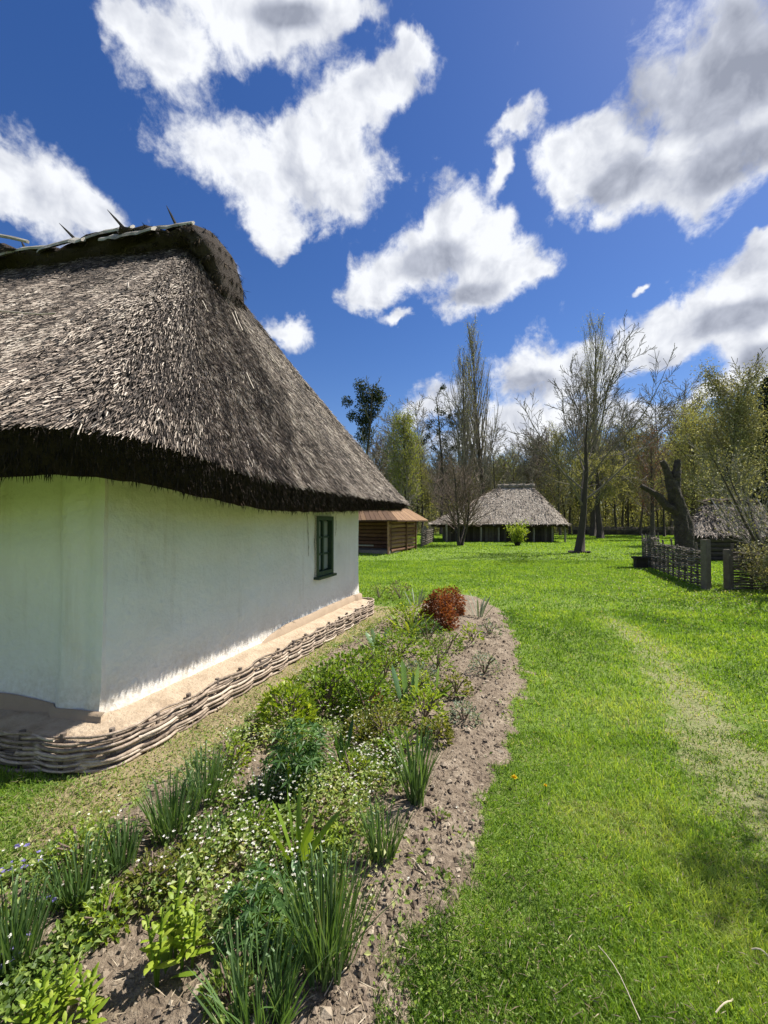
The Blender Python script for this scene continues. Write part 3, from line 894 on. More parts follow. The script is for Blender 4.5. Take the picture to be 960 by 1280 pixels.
V = np.stack([st - a * rad[:, None], en - a * rad[:, None] * 0.7, st + b * rad[:, None], en + b * rad[:, None], st + a * rad[:, None], en + a * rad[:, None] * 0.7], 1).reshape(-1, 3)
i = np.arange(N)[:, None] * 6
q = np.concatenate([i + np.array([[0, 1, 3, 2]]), i + np.array([[2, 3, 5, 4]])])
moss = fbm(colA * 0.12, tA * 5, 99)
vr = np.clip(np.where(rng.random(N) < 0.42, rng.normal(0.16, 0.12, N), rng.normal(0.68, 0.17, N)) + 0.9 * (clump - 0.5) - 0.26 * sstep(tA, 0.62, 0.95) - 0.22 * sstep(moss, 0.58, 0.75), 0.02, 1)
mr = MB(); mr.add(V, [q], np.repeat(vr, 6))
mr.build('reeds', M['reed'], roof, kind='stuff')
# ragged fringe hanging under the eaves
N = 26000
cF = np.interp(rng.random(N), cdf, np.arange(ncol)); i0 = np.clip(cF.astype(int), 0, ncol - 2); f = (cF - i0)[:, None]
lo = low[i0] * (1 - f) + low[i0 + 1] * f; tp = RP[0][i0] * (1 - f) + RP[0][i0 + 1] * f
u = rng.random(N)[:, None]
b0 = lo * u + tp * (1 - u)
outw = tp - lo; outw[:, 2] = 0; outw /= np.linalg.norm(outw, axis=1)[:, None]
dF = np.array([[0, 0, -1.0]]) + outw * rng.normal(0.12, 0.28, (N, 1)) + rng.normal(0, 0.16, (N, 3))
mf = MB(); leaves(mf, b0 + np.array([[0, 0, 0.03]]), dF, rng.uniform(0.03, 0.10, N), 0.006, rng, np.clip(rng.normal(0.25, 0.25, N), 0, 1), 0.0, 0.0)
mf.build('fringe_reeds', M['thatch_under'], roof, kind='stuff')
# long loose reeds lying on the slope
for (c0, t0, L_, dx) in ((48, 0.56, 0.55, 0.9), (108, 0.72, 0.5, -0.12), (105, 0.70, 0.35, -0.2), (120, 0.60, 0.3, 0.3), (88, 0.66, 0.22, 0.6), (140, 0.5, 0.4, -0.1), (60, 0.62, 0.3, 0.7), (98, 0.4, 0.3, 0.2)):
    pp = roof_pt(np.linspace(c0, c0 + dx * L_ * 16, 7), np.linspace(t0, t0 - L_ * 0.17, 7)) + np.array([[0.012, -0.02, 0.035]])
    m_ = MB(); tube(m_, pp, 0.006, 4, 0.9); m_.build('loose_reed', M['reed'], roof)

# ridge: dark straw roll that droops over the hip end, split poles laid against it, thorn pegs
rc = MB()
xs = np.linspace(0, 1, 64)
end_dir = -tl
path = [np.array([*(R2 + (R1 - R2) * x), ZR + 0.02 + 0.05 * math.sin(x * 23)]) for x in np.linspace(0, 1, 54)]
for k, (fw, dz) in enumerate(((0.12, 0.0), (0.24, -0.05), (0.33, -0.16), (0.40, -0.30), (0.46, -0.46), (0.52, -0.62), (0.56, -0.74))):
    path.append(np.array([*(R1 + end_dir * fw), ZR + 0.02 + dz]))
path = np.array(path)
tg = np.gradient(path, axis=0); tg /= np.linalg.norm(tg, axis=1)[:, None]
acr = np.cross(tg, [0, 0, 1.0]); acr[-8:] = acr[40]; acr /= np.linalg.norm(acr, axis=1)[:, None]
upv = np.cross(acr, tg)
th = np.arange(22) * 2 * math.pi / 22
wid = np.full(len(path), 0.36); wid[-7:] = (0.36, 0.36, 0.35, 0.33, 0.30, 0.25, 0.15)
hgt = np.full(len(path), 0.20); hgt[-7:] = (0.19, 0.18, 0.17, 0.15, 0.13, 0.11, 0.06)
lum = 1 + 0.6 * (fbm(np.arange(len(path))[:, None] * 0.5 + 0 * th, th[None] * 1.6 + 0 * wid[:, None], 101) - 0.5) * 2
Pc = path[:, None] + acr[:, None] * (np.cos(th)[None] * wid[:, None] * lum)[..., None] + upv[:, None] * (np.sin(th)[None] * hgt[:, None] * lum)[..., None]
grid(rc, Pc, 0.4, closed=True)
rc.add(Pc[-1], [np.arange(22)[None]], 0.4)
cap = rc.build('ridge_cap', M['ridge_straw'], roof, smooth=True)
N = 17000
ii = rng.integers(8, len(path), N); jj = rng.integers(0, 22, N)
ii = np.where(rng.random(N) < 0.35, rng.integers(len(path) - 12, len(path), N), ii)
b0 = Pc[ii, jj]; oo = b0 - path[ii]; oo /= np.linalg.norm(oo, axis=1)[:, None] + 1e-9
dd = oo * 0.42 + tg[ii] * rng.normal(0.3, 0.5, (N, 1)) + np.array([[0, 0, -0.75]]) + rng.normal(0, 0.25, (N, 3))
mf = MB(); leaves(mf, b0 - oo * 0.02, dd, rng.uniform(0.05, 0.15, N), 0.0065, rng, np.clip(rng.normal(0.40, 0.30, N), 0, 1), 0.0, 0.0)
mf.build('ridge_straws', M['ridge_straw'], roof, kind='stuff')


def on_ridge(px, py, side=0.34):
    """point on the vertical plane standing a little in front of the ridge, behind a photo pixel"""
    q0 = R1 + nl * side; d = ray(px, py)
    k = d[:2]; t = np.linalg.solve(np.array([[k[0], -tl[0]], [k[1], -tl[1]]]), q0)[0]
    return np.array([k[0] * t, k[1] * t, CAMH + d[2] * t])


poles = [((-60, 284), (36, 303), 0.035, 0.30), ((50, 314), (106, 300), 0.10, 0.40), ((98, 301), (166, 284), 0.085, 0.32), ((126, 300), (194, 287), 0.10, 0.40), ((160, 289), (242, 280), 0.085, 0.24), ((-20, 326), (60, 309), 0.05, 0.40)]
for (a, b, r_, sd_) in poles:
    A = on_ridge(*a, sd_); B = on_ridge(*b, sd_)
    x = np.linspace(0, 1, 9); wd = r_ * (1.0 + 0.25 * rng.normal(size=9)); wd[0] *= 0.7; wd[-1] *= 0.6
    pp = A[None] + (B - A)[None] * x[:, None] + np.array([[0, 0, 1.0]]) * (0.04 * np.sin(x * 3.1) * rng.uniform(-0.4, 1))[:, None] + rng.normal(0, 0.006, (9, 3))
    n3 = np.array([nl[0] * 0.7, nl[1] * 0.7, 0.72]); al = nrm(B - A); sl3 = nrm(np.cross(n3, al)); n3 = nrm(np.cross(al, sl3))
    ring = [pp + sl3 * wd[:, None] + n3 * 0.004, pp + sl3 * (wd * 0.5)[:, None] + n3 * 0.022, pp - sl3 * (wd * 0.6)[:, None] + n3 * 0.020, pp - sl3 * wd[:, None], pp - n3 * 0.018]
    m_ = MB(); grid(m_, np.stack(ring, 1), np.repeat(np.clip(0.8 + rng.normal(0, 0.12, 9), 0, 1), 5).reshape(9, 5), closed=True)
    m_.add(np.concatenate([np.stack(ring, 1)[0], np.stack(ring, 1)[-1]]), [np.array([[0, 1, 2, 3, 4], [9, 8, 7, 6, 5]])], 0.9)
    m_.build('ridge_pole', M['old_wood'], roof)
for (a, b) in (((93, 298), (74, 279)), ((152, 282), (134, 262)), ((219, 279), (208, 257)), ((243, 288), (253, 289)), ((32, 312), (26, 300))):
    A = on_ridge(*a, 0.18); B = on_ridge(*b, 0.18)
    m_ = MB(); tube(m_, [A - (B - A) * 0.3, A, (A + B) / 2, B], [0.022, 0.020, 0.014, 0.003], 6, 0.3); m_.build('ridge_peg', M['dark_wood'], roof)
# timber under the eaves at the near corner
m_ = MB(); p = C1 + ne * 0.22 + nl * 0.30
tube(m_, [(C1[0] - ne[0] * 0.2, C1[1] - ne[1] * 0.2, 2.05), (p[0], p[1], 2.02)], 0.07, 8, 0.8); m_.build('eaves_beam', M['old_wood'], house)

# ---- the earth bench round the foot of the walls, held by a woven edge
PW = 0.30


def plinth_line(off):
    a = isect(C1 + nl * off, tl, C1 + ne * off, te); b = isect(C2 + ne * off, te, C2 - nl * off * 0.25, tl)
    r_ = 0.34 * max(0.15, off / 0.30)
    pts = [a + tl * x for x in np.linspace(5.0, r_, 40)]
    A = a + tl * r_; B = a + te * r_
    pts += [(1 - t) ** 2 * A + 2 * t * (1 - t) * a + t * t * B for t in np.linspace(0.08, 1, 12)]
    r2 = r_ * 0.6
    Cc = b - te * r2; Dd = b + tl * r2
    pts += [B + (Cc - B) * t for t in np.linspace(0.012, 1, 60)]
    pts += [(1 - t) ** 2 * Cc + 2 * t * (1 - t) * b + t * t * Dd for t in np.linspace(0.12, 1, 8)]
    pts += [Dd + tl * x for x in np.linspace(0.1, 4, 30)]
    return np.array(pts)


o_out = plinth_line(PW); o_in = plinth_line(0.02)
s_len = np.concatenate([[0], np.cumsum(np.linalg.norm(np.diff(o_out, axis=0), axis=1))])
PH = 0.265
mp = MB()
rows = []
for k, (f, z) in enumerate(((0.0, PH + 0.03), (0.3, PH + 0.02), (0.6, PH + 0.005), (0.85, PH - 0.005), (0.97, PH - 0.02), (0.97, 0.02))):
    xy = o_in * (1 - f) + o_out * f
    zz = z + 0.02 * (fbm(s_len * 4 + k * 3.3, np.full(len(s_len), k * 1.7), 111) - 0.5)
    rows.append(np.concatenate([xy, zz[:, None]], 1))
grid(mp, np.stack(rows))
plinth = mp.build('earth_bench', M['clay'], house, smooth=True)
tgo = np.gradient(o_out, axis=0); tgo /= np.linalg.norm(tgo, axis=1)[:, None]
nor = np.stack([tgo[:, 1], -tgo[:, 0]], 1)
if nor[60] @ ne < 0: nor = -nor


def along(s, off, z):
    xy = np.stack([np.interp(s, s_len, o_out[:, k] + nor[:, k] * 0) for k in (0, 1)], 1)
    nn = np.stack([np.interp(s, s_len, nor[:, k]) for k in (0, 1)], 1)
    return np.concatenate([xy + nn * np.asarray(off)[:, None], np.broadcast_to(z, (len(s),))[:, None]], 1)


SP = 0.30
s_first = 2.6
stakes = np.arange(s_first, s_len[-1] - 2.6, SP)
for s in stakes:
    m_ = MB(); p = along(np.array([s]), np.array([-0.014]), 0.0)[0]
    tube(m_, [p + [0, 0, -0.05], p + [0, 0, PH * 0.6], p + [rng.normal(0, 0.006), rng.normal(0, 0.006), PH + 0.008 + 0.022 * rng.random()]], [0.020, 0.019, 0.018], 7, rng.uniform(0.3, 0.9))
    m_.build('stake', M['stake_end'], plinth)
NR = 13
for row in range(NR):
    s = s_first - rng.uniform(0, 1.0)
    z = 0.065 + row * (PH - 0.06) / (NR - 1)
    k = 0
    while s < s_len[-1] - 2.4:
        L_ = rng.uniform(0.9, 1.7)
        ss = np.linspace(s, min(s + L_, s_len[-1] - 0.5), int(L_ / 0.045))
        ph = (ss - s_first) / SP * math.pi + (row % 2) * math.pi
        off = 0.012 + 0.026 * np.sin(ph + math.pi / 2) + 0.004 * rng.normal(0, 1, len(ss)) * 0.5
        zz = z + 0.010 * (fbm(ss * 3 + row * 7, ss * 0 + k, 121) - 0.5) * 2 + rng.normal(0, 0.004)
        zz = zz + np.linspace(rng.normal(0, 0.008), rng.normal(0, 0.008), len(ss))
        r0 = rng.uniform(0.0085, 0.0135)
        rd = r0 * np.linspace(1.1, 0.72, len(ss))
        m_ = MB(); pts = along(ss, off, 0.0); pts[:, 2] = zz
        tube(m_, pts, rd, 6, np.clip(rng.normal(0.5, 0.22) + rng.normal(0, 0.1, len(ss)), 0.02, 1)); m_.build('withe', M['withe'], plinth, smooth=True)
        s += L_ - rng.uniform(0.05, 0.16); k += 1

# ------------------------------------------------------------------ THE OTHER BUILDINGS


def thatch_shell(E, T, ze, zt, rows=14, sag=0.10, seed=1, lump=0.10):
    """loft from an eaves outline to a ridge outline"""
    n = len(E); t = np.linspace(0, 1, rows)
    P = np.zeros((rows, n, 3))
    for k, u in enumerate(t):
        xy = E + (T - E) * u
        l = lump * (fbm(np.arange(n) * 0.35, np.full(n, u * 5), seed) - 0.5)
        P[k, :, :2] = xy; P[k, :, 2] = ze + (zt - ze) * (u - sag * u * (1 - u)) + l * (1 if 0 < k else 0.5)
    return P


def rounded(rect, r, n_side=12, n_c=6):
    rect = np.asarray(rect, float); pts = []
    for k in range(len(rect)):
        c = rect[k]; pv = rect[k - 1]; nx = rect[(k + 1) % len(rect)]
        A = c + nrm(pv - c) * r; B = c + nrm(nx - c) * r
        pts += [(1 - t) ** 2 * A + 2 * t * (1 - t) * c + t * t * B for t in np.linspace(0, 1, n_c)]
        D_ = nx + nrm(c - nx) * r
        pts += [B + (D_ - B) * t for t in np.linspace(0, 1, n_side + 2)[1:-1]]
    return np.array(pts)


def ridge_outline(E, r1, r2, w=0.12):
    d = r2 - r1; L_ = np.linalg.norm(d); d = d / L_
    p = r1 + np.clip((E - r1) @ d, 0, L_)[:, None] * d
    v = E - p; v /= np.linalg.norm(v, axis=1)[:, None]
    return p + v * w


def surface_reeds(P, n, rng, length, rad, mean, sd):
    """loose butt ends scattered over a lofted roof"""
    rws, c, _ = P.shape
    t = rng.random(n) ** 1.2 * (rws - 1.02); i = t.astype(int); f = (t - i)[:, None]
    j = rng.integers(0, c, n); g = rng.random(n)[:, None]; j2 = (j + 1) % c
    lo = P[i, j] * (1 - g) + P[i, j2] * g; hi = P[i + 1, j] * (1 - g) + P[i + 1, j2] * g
    p = lo * (1 - f) + hi * f; d = lo - hi; d /= np.linalg.norm(d, axis=1)[:, None] + 1e-9
    sd_ = P[i, j2] - P[i, j]; nv = np.cross(sd_, d); nv *= np.sign(nv[:, 2:3]); nv /= np.linalg.norm(nv, axis=1)[:, None] + 1e-9
    d = d + nv * rng.uniform(0.05, 0.4, (n, 1)) + rng.normal(0, 0.22, (n, 3))
    m = MB(); v = np.clip(rng.normal(mean, sd, n) + 0.6 * (fbm(p[:, 0] * 1.1, p[:, 1] * 1.1 + p[:, 2], 7) - 0.5), 0, 1)
    leaves(m, p, d, rng.uniform(0.6, 1.3, n) * length, rad, rng, v, 0.1, 0.0)
    return m


# ---- long thatched barn
bA = G(540, 679); dB = 32.0
barn = thing('barn', 'long low dark barn under a pale thatched hip roof', 'barn', (9, 34, 0))
X = lambda px, y: (px - CX) / F * y
FL = np.array([X(538, 32.5), 32.5]); FR = np.array([X(718, 31.4), 31.4])
dv = nrm(FR - FL); bk = np.array([-dv[1], dv[0]]) * 7.6
rect = np.array([FL, FR, FR + bk, FL + bk])
E = rounded(rect, 1.3, 14, 6)
r1 = np.array([X(627, 35.6), 35.6]); r2 = np.array([X(664, 35.3), 35.3])
T = ridge_outline(E, r1, r2)
P = thatch_shell(E, T, 1.40, CAMH + (HOR - 609) / F * 35.5, 16, 0.06, 3, 0.16)
m_ = MB(); grid(m_, P, 0.5 + 0.0 * P[..., 0], closed=True); barn_roof = m_.build('roof', M['far_thatch'], barn, smooth=True)
rng = np.random.default_rng(77)
surface_reeds(P, 9000, rng, 0.26, 0.05, 0.76, 0.24).build('reeds', M['reed'], barn_roof, kind='stuff')
m_ = MB(); El = E + (E.mean(0) - E) * 0.025; Ei = E + (E.mean(0) - E) * 0.16
grid(m_, np.stack([np.c_[Ei, np.full(len(E), 1.5)], np.c_[El, np.full(len(E), 1.18) + 0.05 * rng.normal(0, 1, len(E))], P[0]]), 0.3, closed=True)
m_.build('eaves_underside', M['thatch_under'], barn_roof)
m_ = MB(); x = np.linspace(-0.12, 1.12, 14); zr_ = P[-1, :, 2].mean() + 0.08
tube(m_, [(*(r1 + (r2 - r1) * k), zr_ + 0.03 * math.sin(k * 20)) for k in x], 0.20, 8, 0.35); m_.build('ridge_cap', M['far_thatch'], barn_roof)
for k in np.linspace(0.02, 1.0, 5):
    p = r1 + (r2 - r1) * k
    for sgn in (-1, 1):
        m_ = MB(); tube(m_, [(p[0] + 0.12 * sgn, p[1] - 0.22, zr_ - 0.25), (p[0] - 0.16 * sgn, p[1] - 0.1, zr_ + 0.42)], 0.03, 5, 0.5); m_.build('ridge_pole', M['old_wood'], barn_roof)
ins = np.array([1.2 * dv + bk / 7.6 * 1.1, -1.2 * dv + bk / 7.6 * 1.1, -1.2 * dv - bk / 7.6 * 1.1, 1.2 * dv - bk / 7.6 * 1.1])
wr = rect + ins
m_ = MB()
for k in range(4):
    a = wr[k]; b = wr[(k + 1) % 4]; L_ = np.linalg.norm(b - a); d = (b - a) / L_; n_ = int(L_ / 0.24)
    for q in range(n_):
        c = a + d * (q + 0.5) * L_ / n_
        box(m_, (c[0], c[1], 0.8), (L_ / n_ - 0.02, 0.05 + 0.03 * rng.random(), 1.7), (d[0], d[1], 0), var=float(rng.random()))
m_.build('wall_boards', M['barn_wood'], barn, kind='stuff')
m_ = MB()
for k in range(4):
    a = wr[k] + (wr.mean(0) - wr[k]) * 0.03; b = wr[(k + 1) % 4]; b = b + (wr.mean(0) - b) * 0.03
    grid(m_, np.array([[(a[0], a[1], -0.05), (b[0], b[1], -0.05)], [(a[0], a[1], 1.7), (b[0], b[1], 1.7)]]), 0.1)
m_.build('inner_wall', M['barn_wood'], barn)
for px in (558, 601, 623, 667, 690, 706):
    y = 32.3; p = np.array([X(px, y), y])
    m_ = MB(); tube(m_, [(p[0], p[1], -0.05), (p[0] + 0.02, p[1], 0.7), (p[0], p[1], 1.45)], 0.075, 7, 0.6); m_.build('post', M['old_wood'], barn)

# ---- log storehouse with a rusty boarded pent roof
shed = thing('log_storehouse', 'small log storehouse with rusty boarded pent roof behind the cottage corner', 'storehouse', (0.4, 20.8, 0))
sA = np.array([0.36, 20.8]); e1 = nrm(np.array([0.40, 0.92])); f1 = np.array([-e1[1], e1[0]])      # e1 along the right wall, f1 to the left along the front
LW, LF = 3.3, 4.6
NLOG = 8
for k in range(NLOG):
    z = 0.16 + k * 0.205
    m_ = MB(); pts = [(*(sA + e1 * x), z + 0.01 * rng.normal()) for x in np.linspace(-0.16, LW + 0.12, 6)]
    tube(m_, pts, 0.102 * (1 + 0.08 * rng.normal(size=6)), 9, np.clip(0.55 + 0.2 * rng.normal(), 0, 1)); m_.build('log', M['log_wood'], shed, smooth=True)
    m_ = MB(); q0 = sA + e1 * 1.3
    tube(m_, [(*(q0 + f1 * x), z + 0.09) for x in np.linspace(-0.0, LF, 6)], 0.10, 9, np.clip(0.35 + 0.15 * rng.normal(), 0, 1)); m_.build('log', M['log_wood'], shed, smooth=True)
m_ = MB()
q = [sA + e1 * 0.15 + f1 * 0.12, sA + e1 * (LW - .1) + f1 * 0.12, sA + e1 * (LW - .1) + f1 * LF, sA + e1 * 1.5 + f1 * LF, sA + e1 * 1.5 + f1 * 0.12]
for a, b in zip(q[1:], q[2:]):
    grid(m_, np.array([[(a[0], a[1], 0), (b[0], b[1], 0)], [(a[0], a[1], 1.75), (b[0], b[1], 1.75)]]), 0.1)
m_.build('inner_wall', M['dark_wood'], shed)
for (x, y_, r_, v) in ((-0.62, -0.1, 0.055, 0.7), (1.85, -0.13, 0.05, 0.2), (LW + 0.05, -0.14, 0.05, 0.2)):
    p = sA + e1 * x - f1 * (-y_)
    m_ = MB(); tube(m_, [(p[0], p[1], -0.03), (p[0], p[1], 1.72)], r_, 7, v); m_.build('post', M['log_wood'], shed)
for x in (1.6, 3.2):
    p = sA - e1 * 0.62 + f1 * x
    m_ = MB(); tube(m_, [(p[0], p[1], -0.03), (p[0], p[1], 1.72)], 0.06, 7, 0.75); m_.build('post', M['old_wood'], shed)
m_ = MB(); p = sA + e1 * 0.35 + f1 * 2.1; box(m_, (p[0], p[1], 0.10), (4.3, 1.7, 0.16), (f1[0], f1[1], 0), var=0.5); m_.build('porch_floor', M['old_wood'], shed)
m_ = MB(); p = sA - e1 * 0.60 + f1 * 2.4; box(m_, (p[0], p[1], 0.42), (3.4, 0.05, 0.07), (f1[0], f1[1], 0), var=0.6); m_.build('rail', M['old_wood'], shed)
# pent roof boards: front slope and right slope
EO = 0.72
lowc = sA - e1 * (0.62 + EO * 0.45) - f1 * EO; lowr = sA + e1 * (LW + 0.55) - f1 * EO; lowf = lowc + f1 * 6.0
upc = lowc + e1 * 1.25 + f1 * 1.25; upr = lowr - e1 * 0.9 + f1 * 1.25; upf = lowf + e1 * 1.25
ZL, ZU = 1.66, 2.5
pent = thing('tmp', None, None, (0, 0, 0)); bpy.data.objects.remove(pent)
nb = 22
m_ = MB(); grid(m_, np.array([[(*lowf, ZL - .04), (*lowc, ZL - .04), (*lowr, ZL - .04)], [(*upf, ZU - .04), (*upc, ZU - .04), (*upr, ZU - .04)]]), 0.2)
pent_roof = m_.build('pent_roof', M['rust_board'], shed)
for (la, lb, ua, ub, n_, vv) in ((lowf, lowc, upf, upc, 22, 0.38), (lowc, lowr, upc, upr, 14, 0.72)):
    for k in range(n_):
        t0, t1 = (k + 0.04) / n_, (k + 0.96) / n_
        a0 = la + (lb - la) * t0; a1 = la + (lb - la) * t1; b0 = ua + (ub - ua) * t0; b1 = ua + (ub - ua) * t1
        z = 0.012 + 0.015 * rng.random()
        Vq = [(*a0, ZL + z), (*a1, ZL + z), (*b1, ZU + z), (*b0, ZU + z)]
        Vq += [(v_[0], v_[1], v_[2] - 0.025) for v_ in Vq]
        m_ = MB(); m_.add(Vq, [np.array([[0, 1, 2, 3], [7, 6, 5, 4], [0, 4, 5, 1], [1, 5, 6, 2], [2, 6, 7, 3], [3, 7, 4, 0]])], float(np.clip(vv + rng.normal(0, 0.12), 0, 1)))
        m_.build('roof_board', M['rust_board'], pent_roof)
# grey upper roof
gl = [upc - e1 * 0.1 - f1 * 0.12, upr + e1 * 0.75 - f1 * 0.45, upr + e1 * 0.75 + f1 * 5.2, upc - e1 * 0.1 + f1 * 5.2]
E = rounded(np.array(gl), 0.5, 10, 5); rc_ = np.mean(gl, 0)
P = thatch_shell(E, ridge_outline(E, rc_ - f1 * 0.4, rc_ + f1 * 1.2), 2.3, 4.1, 10, 0.05, 9, 0.08)
P[0, :, 2] += 0.18
m_ = MB(); grid(m_, P, 0.35, closed=True); gr = m_.build('upper_roof', M['far_thatch'], shed, smooth=True)
surface_reeds(P, 2500, rng, 0.2, 0.035, 0.5, 0.2).build('reeds', M['reed'], gr, kind='stuff')

# ---- low thatched cellar hut at the right
hut = thing('cellar_hut', 'low cellar hut with shaggy grey thatch behind the wattle fence', 'hut', (15, 18, 0))
hA = np.array([X(859, 17.0), 17.0]); hB = hA + np.array([3.6, -0.2]); hb = np.array([1.9, 2.6])
rect = np.array([hA, hB, hB + hb, hA + hb]); E = rounded(rect, 0.5, 14, 5)
h1 = (hA + hA + hb) / 2 + np.array([0.9, 0]); h2 = (hB + hB + hb) / 2 - np.array([0.9, 0])
P = thatch_shell(E, ridge_outline(E, h1, h2, 0.2), 1.02, 2.34, 12, 0.02, 15, 0.14)
m_ = MB(); grid(m_, P, 0.45, closed=True); hr = m_.build('roof', M['far_thatch'], hut, smooth=True)
surface_reeds(P, 6000, rng, 0.24, 0.03, 0.5, 0.24).build('reeds', M['reed'], hr, kind='stuff')
m_ = MB(); tube(m_, [(*(h1 + (h2 - h1) * k), 2.40 + 0.05 * math.sin(k * 17)) for k in np.linspace(-0.1, 1.1, 14)], 0.2, 8, 0.6); m_.build('ridge_cap', M['ridge_straw'], hr)
for k in np.linspace(0.0, 1.0, 6):
    p = h1 + (h2 - h1) * k; m_ = MB(); tube(m_, [(p[0] - 0.05, p[1] - 0.85, 1.78), (p[0] + 0.05, p[1] - 0.15, 2.60)], 0.03, 5, 0.7); m_.build('ridge_pole', M['old_wood'], hr)
c0 = rect.mean(0); wr = c0 + (rect - c0) * 0.84
for k in range(4):
    a = wr[k]; b = wr[(k + 1) % 4]; L_ = np.linalg.norm(b - a); d = (b - a) / L_
    for q in range(6):
        c = (a + b) / 2; m_ = MB()
        tube(m_, [(*(c + d * x), 0.08 + q * 0.19) for x in (-L_ / 2 - .08, 0, L_ / 2 + .08)], 0.098, 7, float(rng.uniform(0.2, 0.9))); m_.build('log', M['dark_wood'], hut)

# ------------------------------------------------------------------ FENCES, GATE, BENCH


def wattle(name, label, pts, h, sp, rows, rng, thick=0.012, group=None):
    """woven fence along pts: stakes as parts, the woven rods joined"""
    pts = np.array(pts, float); t = thing(name, label, 'fence', (*pts[0], 0), group)
    sl_ = np.concatenate([[0], np.cumsum(np.linalg.norm(np.diff(pts, axis=0), axis=1))])
    P_ = lambda s: np.array([np.interp(s, sl_, pts[:, 0]), np.interp(s, sl_, pts[:, 1])])
    n = max(2, int(sl_[-1] / sp)); me_ = []
    for k in range(n + 1):
        p = P_(sl_[-1] * k / n); hh = h * rng.uniform(0.98, 1.22); m_ = MB()
        tube(m_, [(p[0], p[1], -0.05), (p[0] + rng.normal(0, .02), p[1], hh * 0.6), (p[0] + rng.normal(0, .03), p[1], hh)], thick * 1.6, 6, float(rng.uniform(0.3, 0.9))); m_.build('stake', M['fence_wood'], t)
    m_ = MB()
    for r_ in range(rows):
        ss = np.arange(0, sl_[-1] + 0.01, sp / 3); z0 = 0.06 + r_ * (h * 0.95) / rows
        q = P_(ss).T; d = np.gradient(q, axis=0); d /= np.linalg.norm(d, axis=1)[:, None]; nn = np.stack([d[:, 1], -d[:, 0]], 1)
        q = q + nn * (thick * 2.6 * np.sin(ss / (sl_[-1] / n) * math.pi + (r_ % 2) * math.pi + math.pi / 2))[:, None]
        z = z0 + 0.03 * (fbm(ss * 2, ss * 0 + r_ * 3, 5) - 0.5) * 2
        tube(m_, np.c_[q, z], thick * rng.uniform(0.8, 1.3), 4, float(rng.random()))
    m_.build('woven_rods', M['fence_wood'], t, kind='stuff')
    return t


rng = np.random.default_rng(8)
gp = G(883, 738); gp2 = G(911, 738); fl = G(815, 711)
wattle('wattle_fence', 'dark woven wattle fence running from the gate post back to the bench', [gp + [0.05, 0.1], (gp + fl) / 2 + [0.03, 0.1], fl], 0.92, 0.42, 27, rng, 0.016)
wattle('wattle_fence', 'short woven wattle fence turning back behind the bench to the old stump', [fl, fl + [0.7, 1.6], fl + [2.2, 3.0]], 0.98, 0.42, 27, rng, 0.016)
wattle('wattle_fence', 'woven wattle fence half hidden in the leafy shrub right of the gate', [gp2 + [0.05, 0], gp2 + [0.9, -0.15], gp2 + [2.2, -0.3]], 0.9, 0.42, 27, rng, 0.016)
wattle('wattle_fence', 'long low dark wattle fence along the edge of the wood', [(X(716, 51), 51), (X(760, 50), 50), (X(842, 48), 48), (X(900, 44), 44)], 1.0, 0.8, 14, rng, 0.035)
wattle('wattle_fence', 'low dark fence between the log storehouse and the barn', [(2.4, 26.5), (3.3, 30.5), (3.9, 33)], 1.1, 0.7, 14, rng, 0.03)
for p, h, lab in ((gp, 1.18, 'weathered gate post standing at the end of the wattle fence, left of the opening'), (gp2, 0.95, 'short gate post half in the leafy shrub, right of the opening')):
    m_ = MB(); box(m_, (p[0], p[1], h / 2 - 0.03), (0.15, 0.13, h + 0.06), (0.95, 0.3, 0), var=0.55)
    tag(m_.build('gate_post', M['fence_wood'] if h < 1 else M['fence_wood']), lab, 'post')
bn = G(816, 711)
bench = thing('bench', 'low dark plank bench standing in the grass at the end of the fence', 'bench', (*bn, 0))
m_ = MB(); box(m_, (bn[0], bn[1] + 0.15, 0.36), (1.05, 0.36, 0.07), (0.98, -0.2, 0), var=0.3); m_.build('seat', M['dark_wood'], bench)
for s_ in (-1, 1):
    m_ = MB(); box(m_, (bn[0] + s_ * 0.28, bn[1] + 0.15 - s_ * 0.057, 0.16), (0.36, 0.30, 0.33), (0.98, -0.2, 0), var=0.35); m_.build('leg', M['dark_wood'], bench)

# ------------------------------------------------------------------ TREES


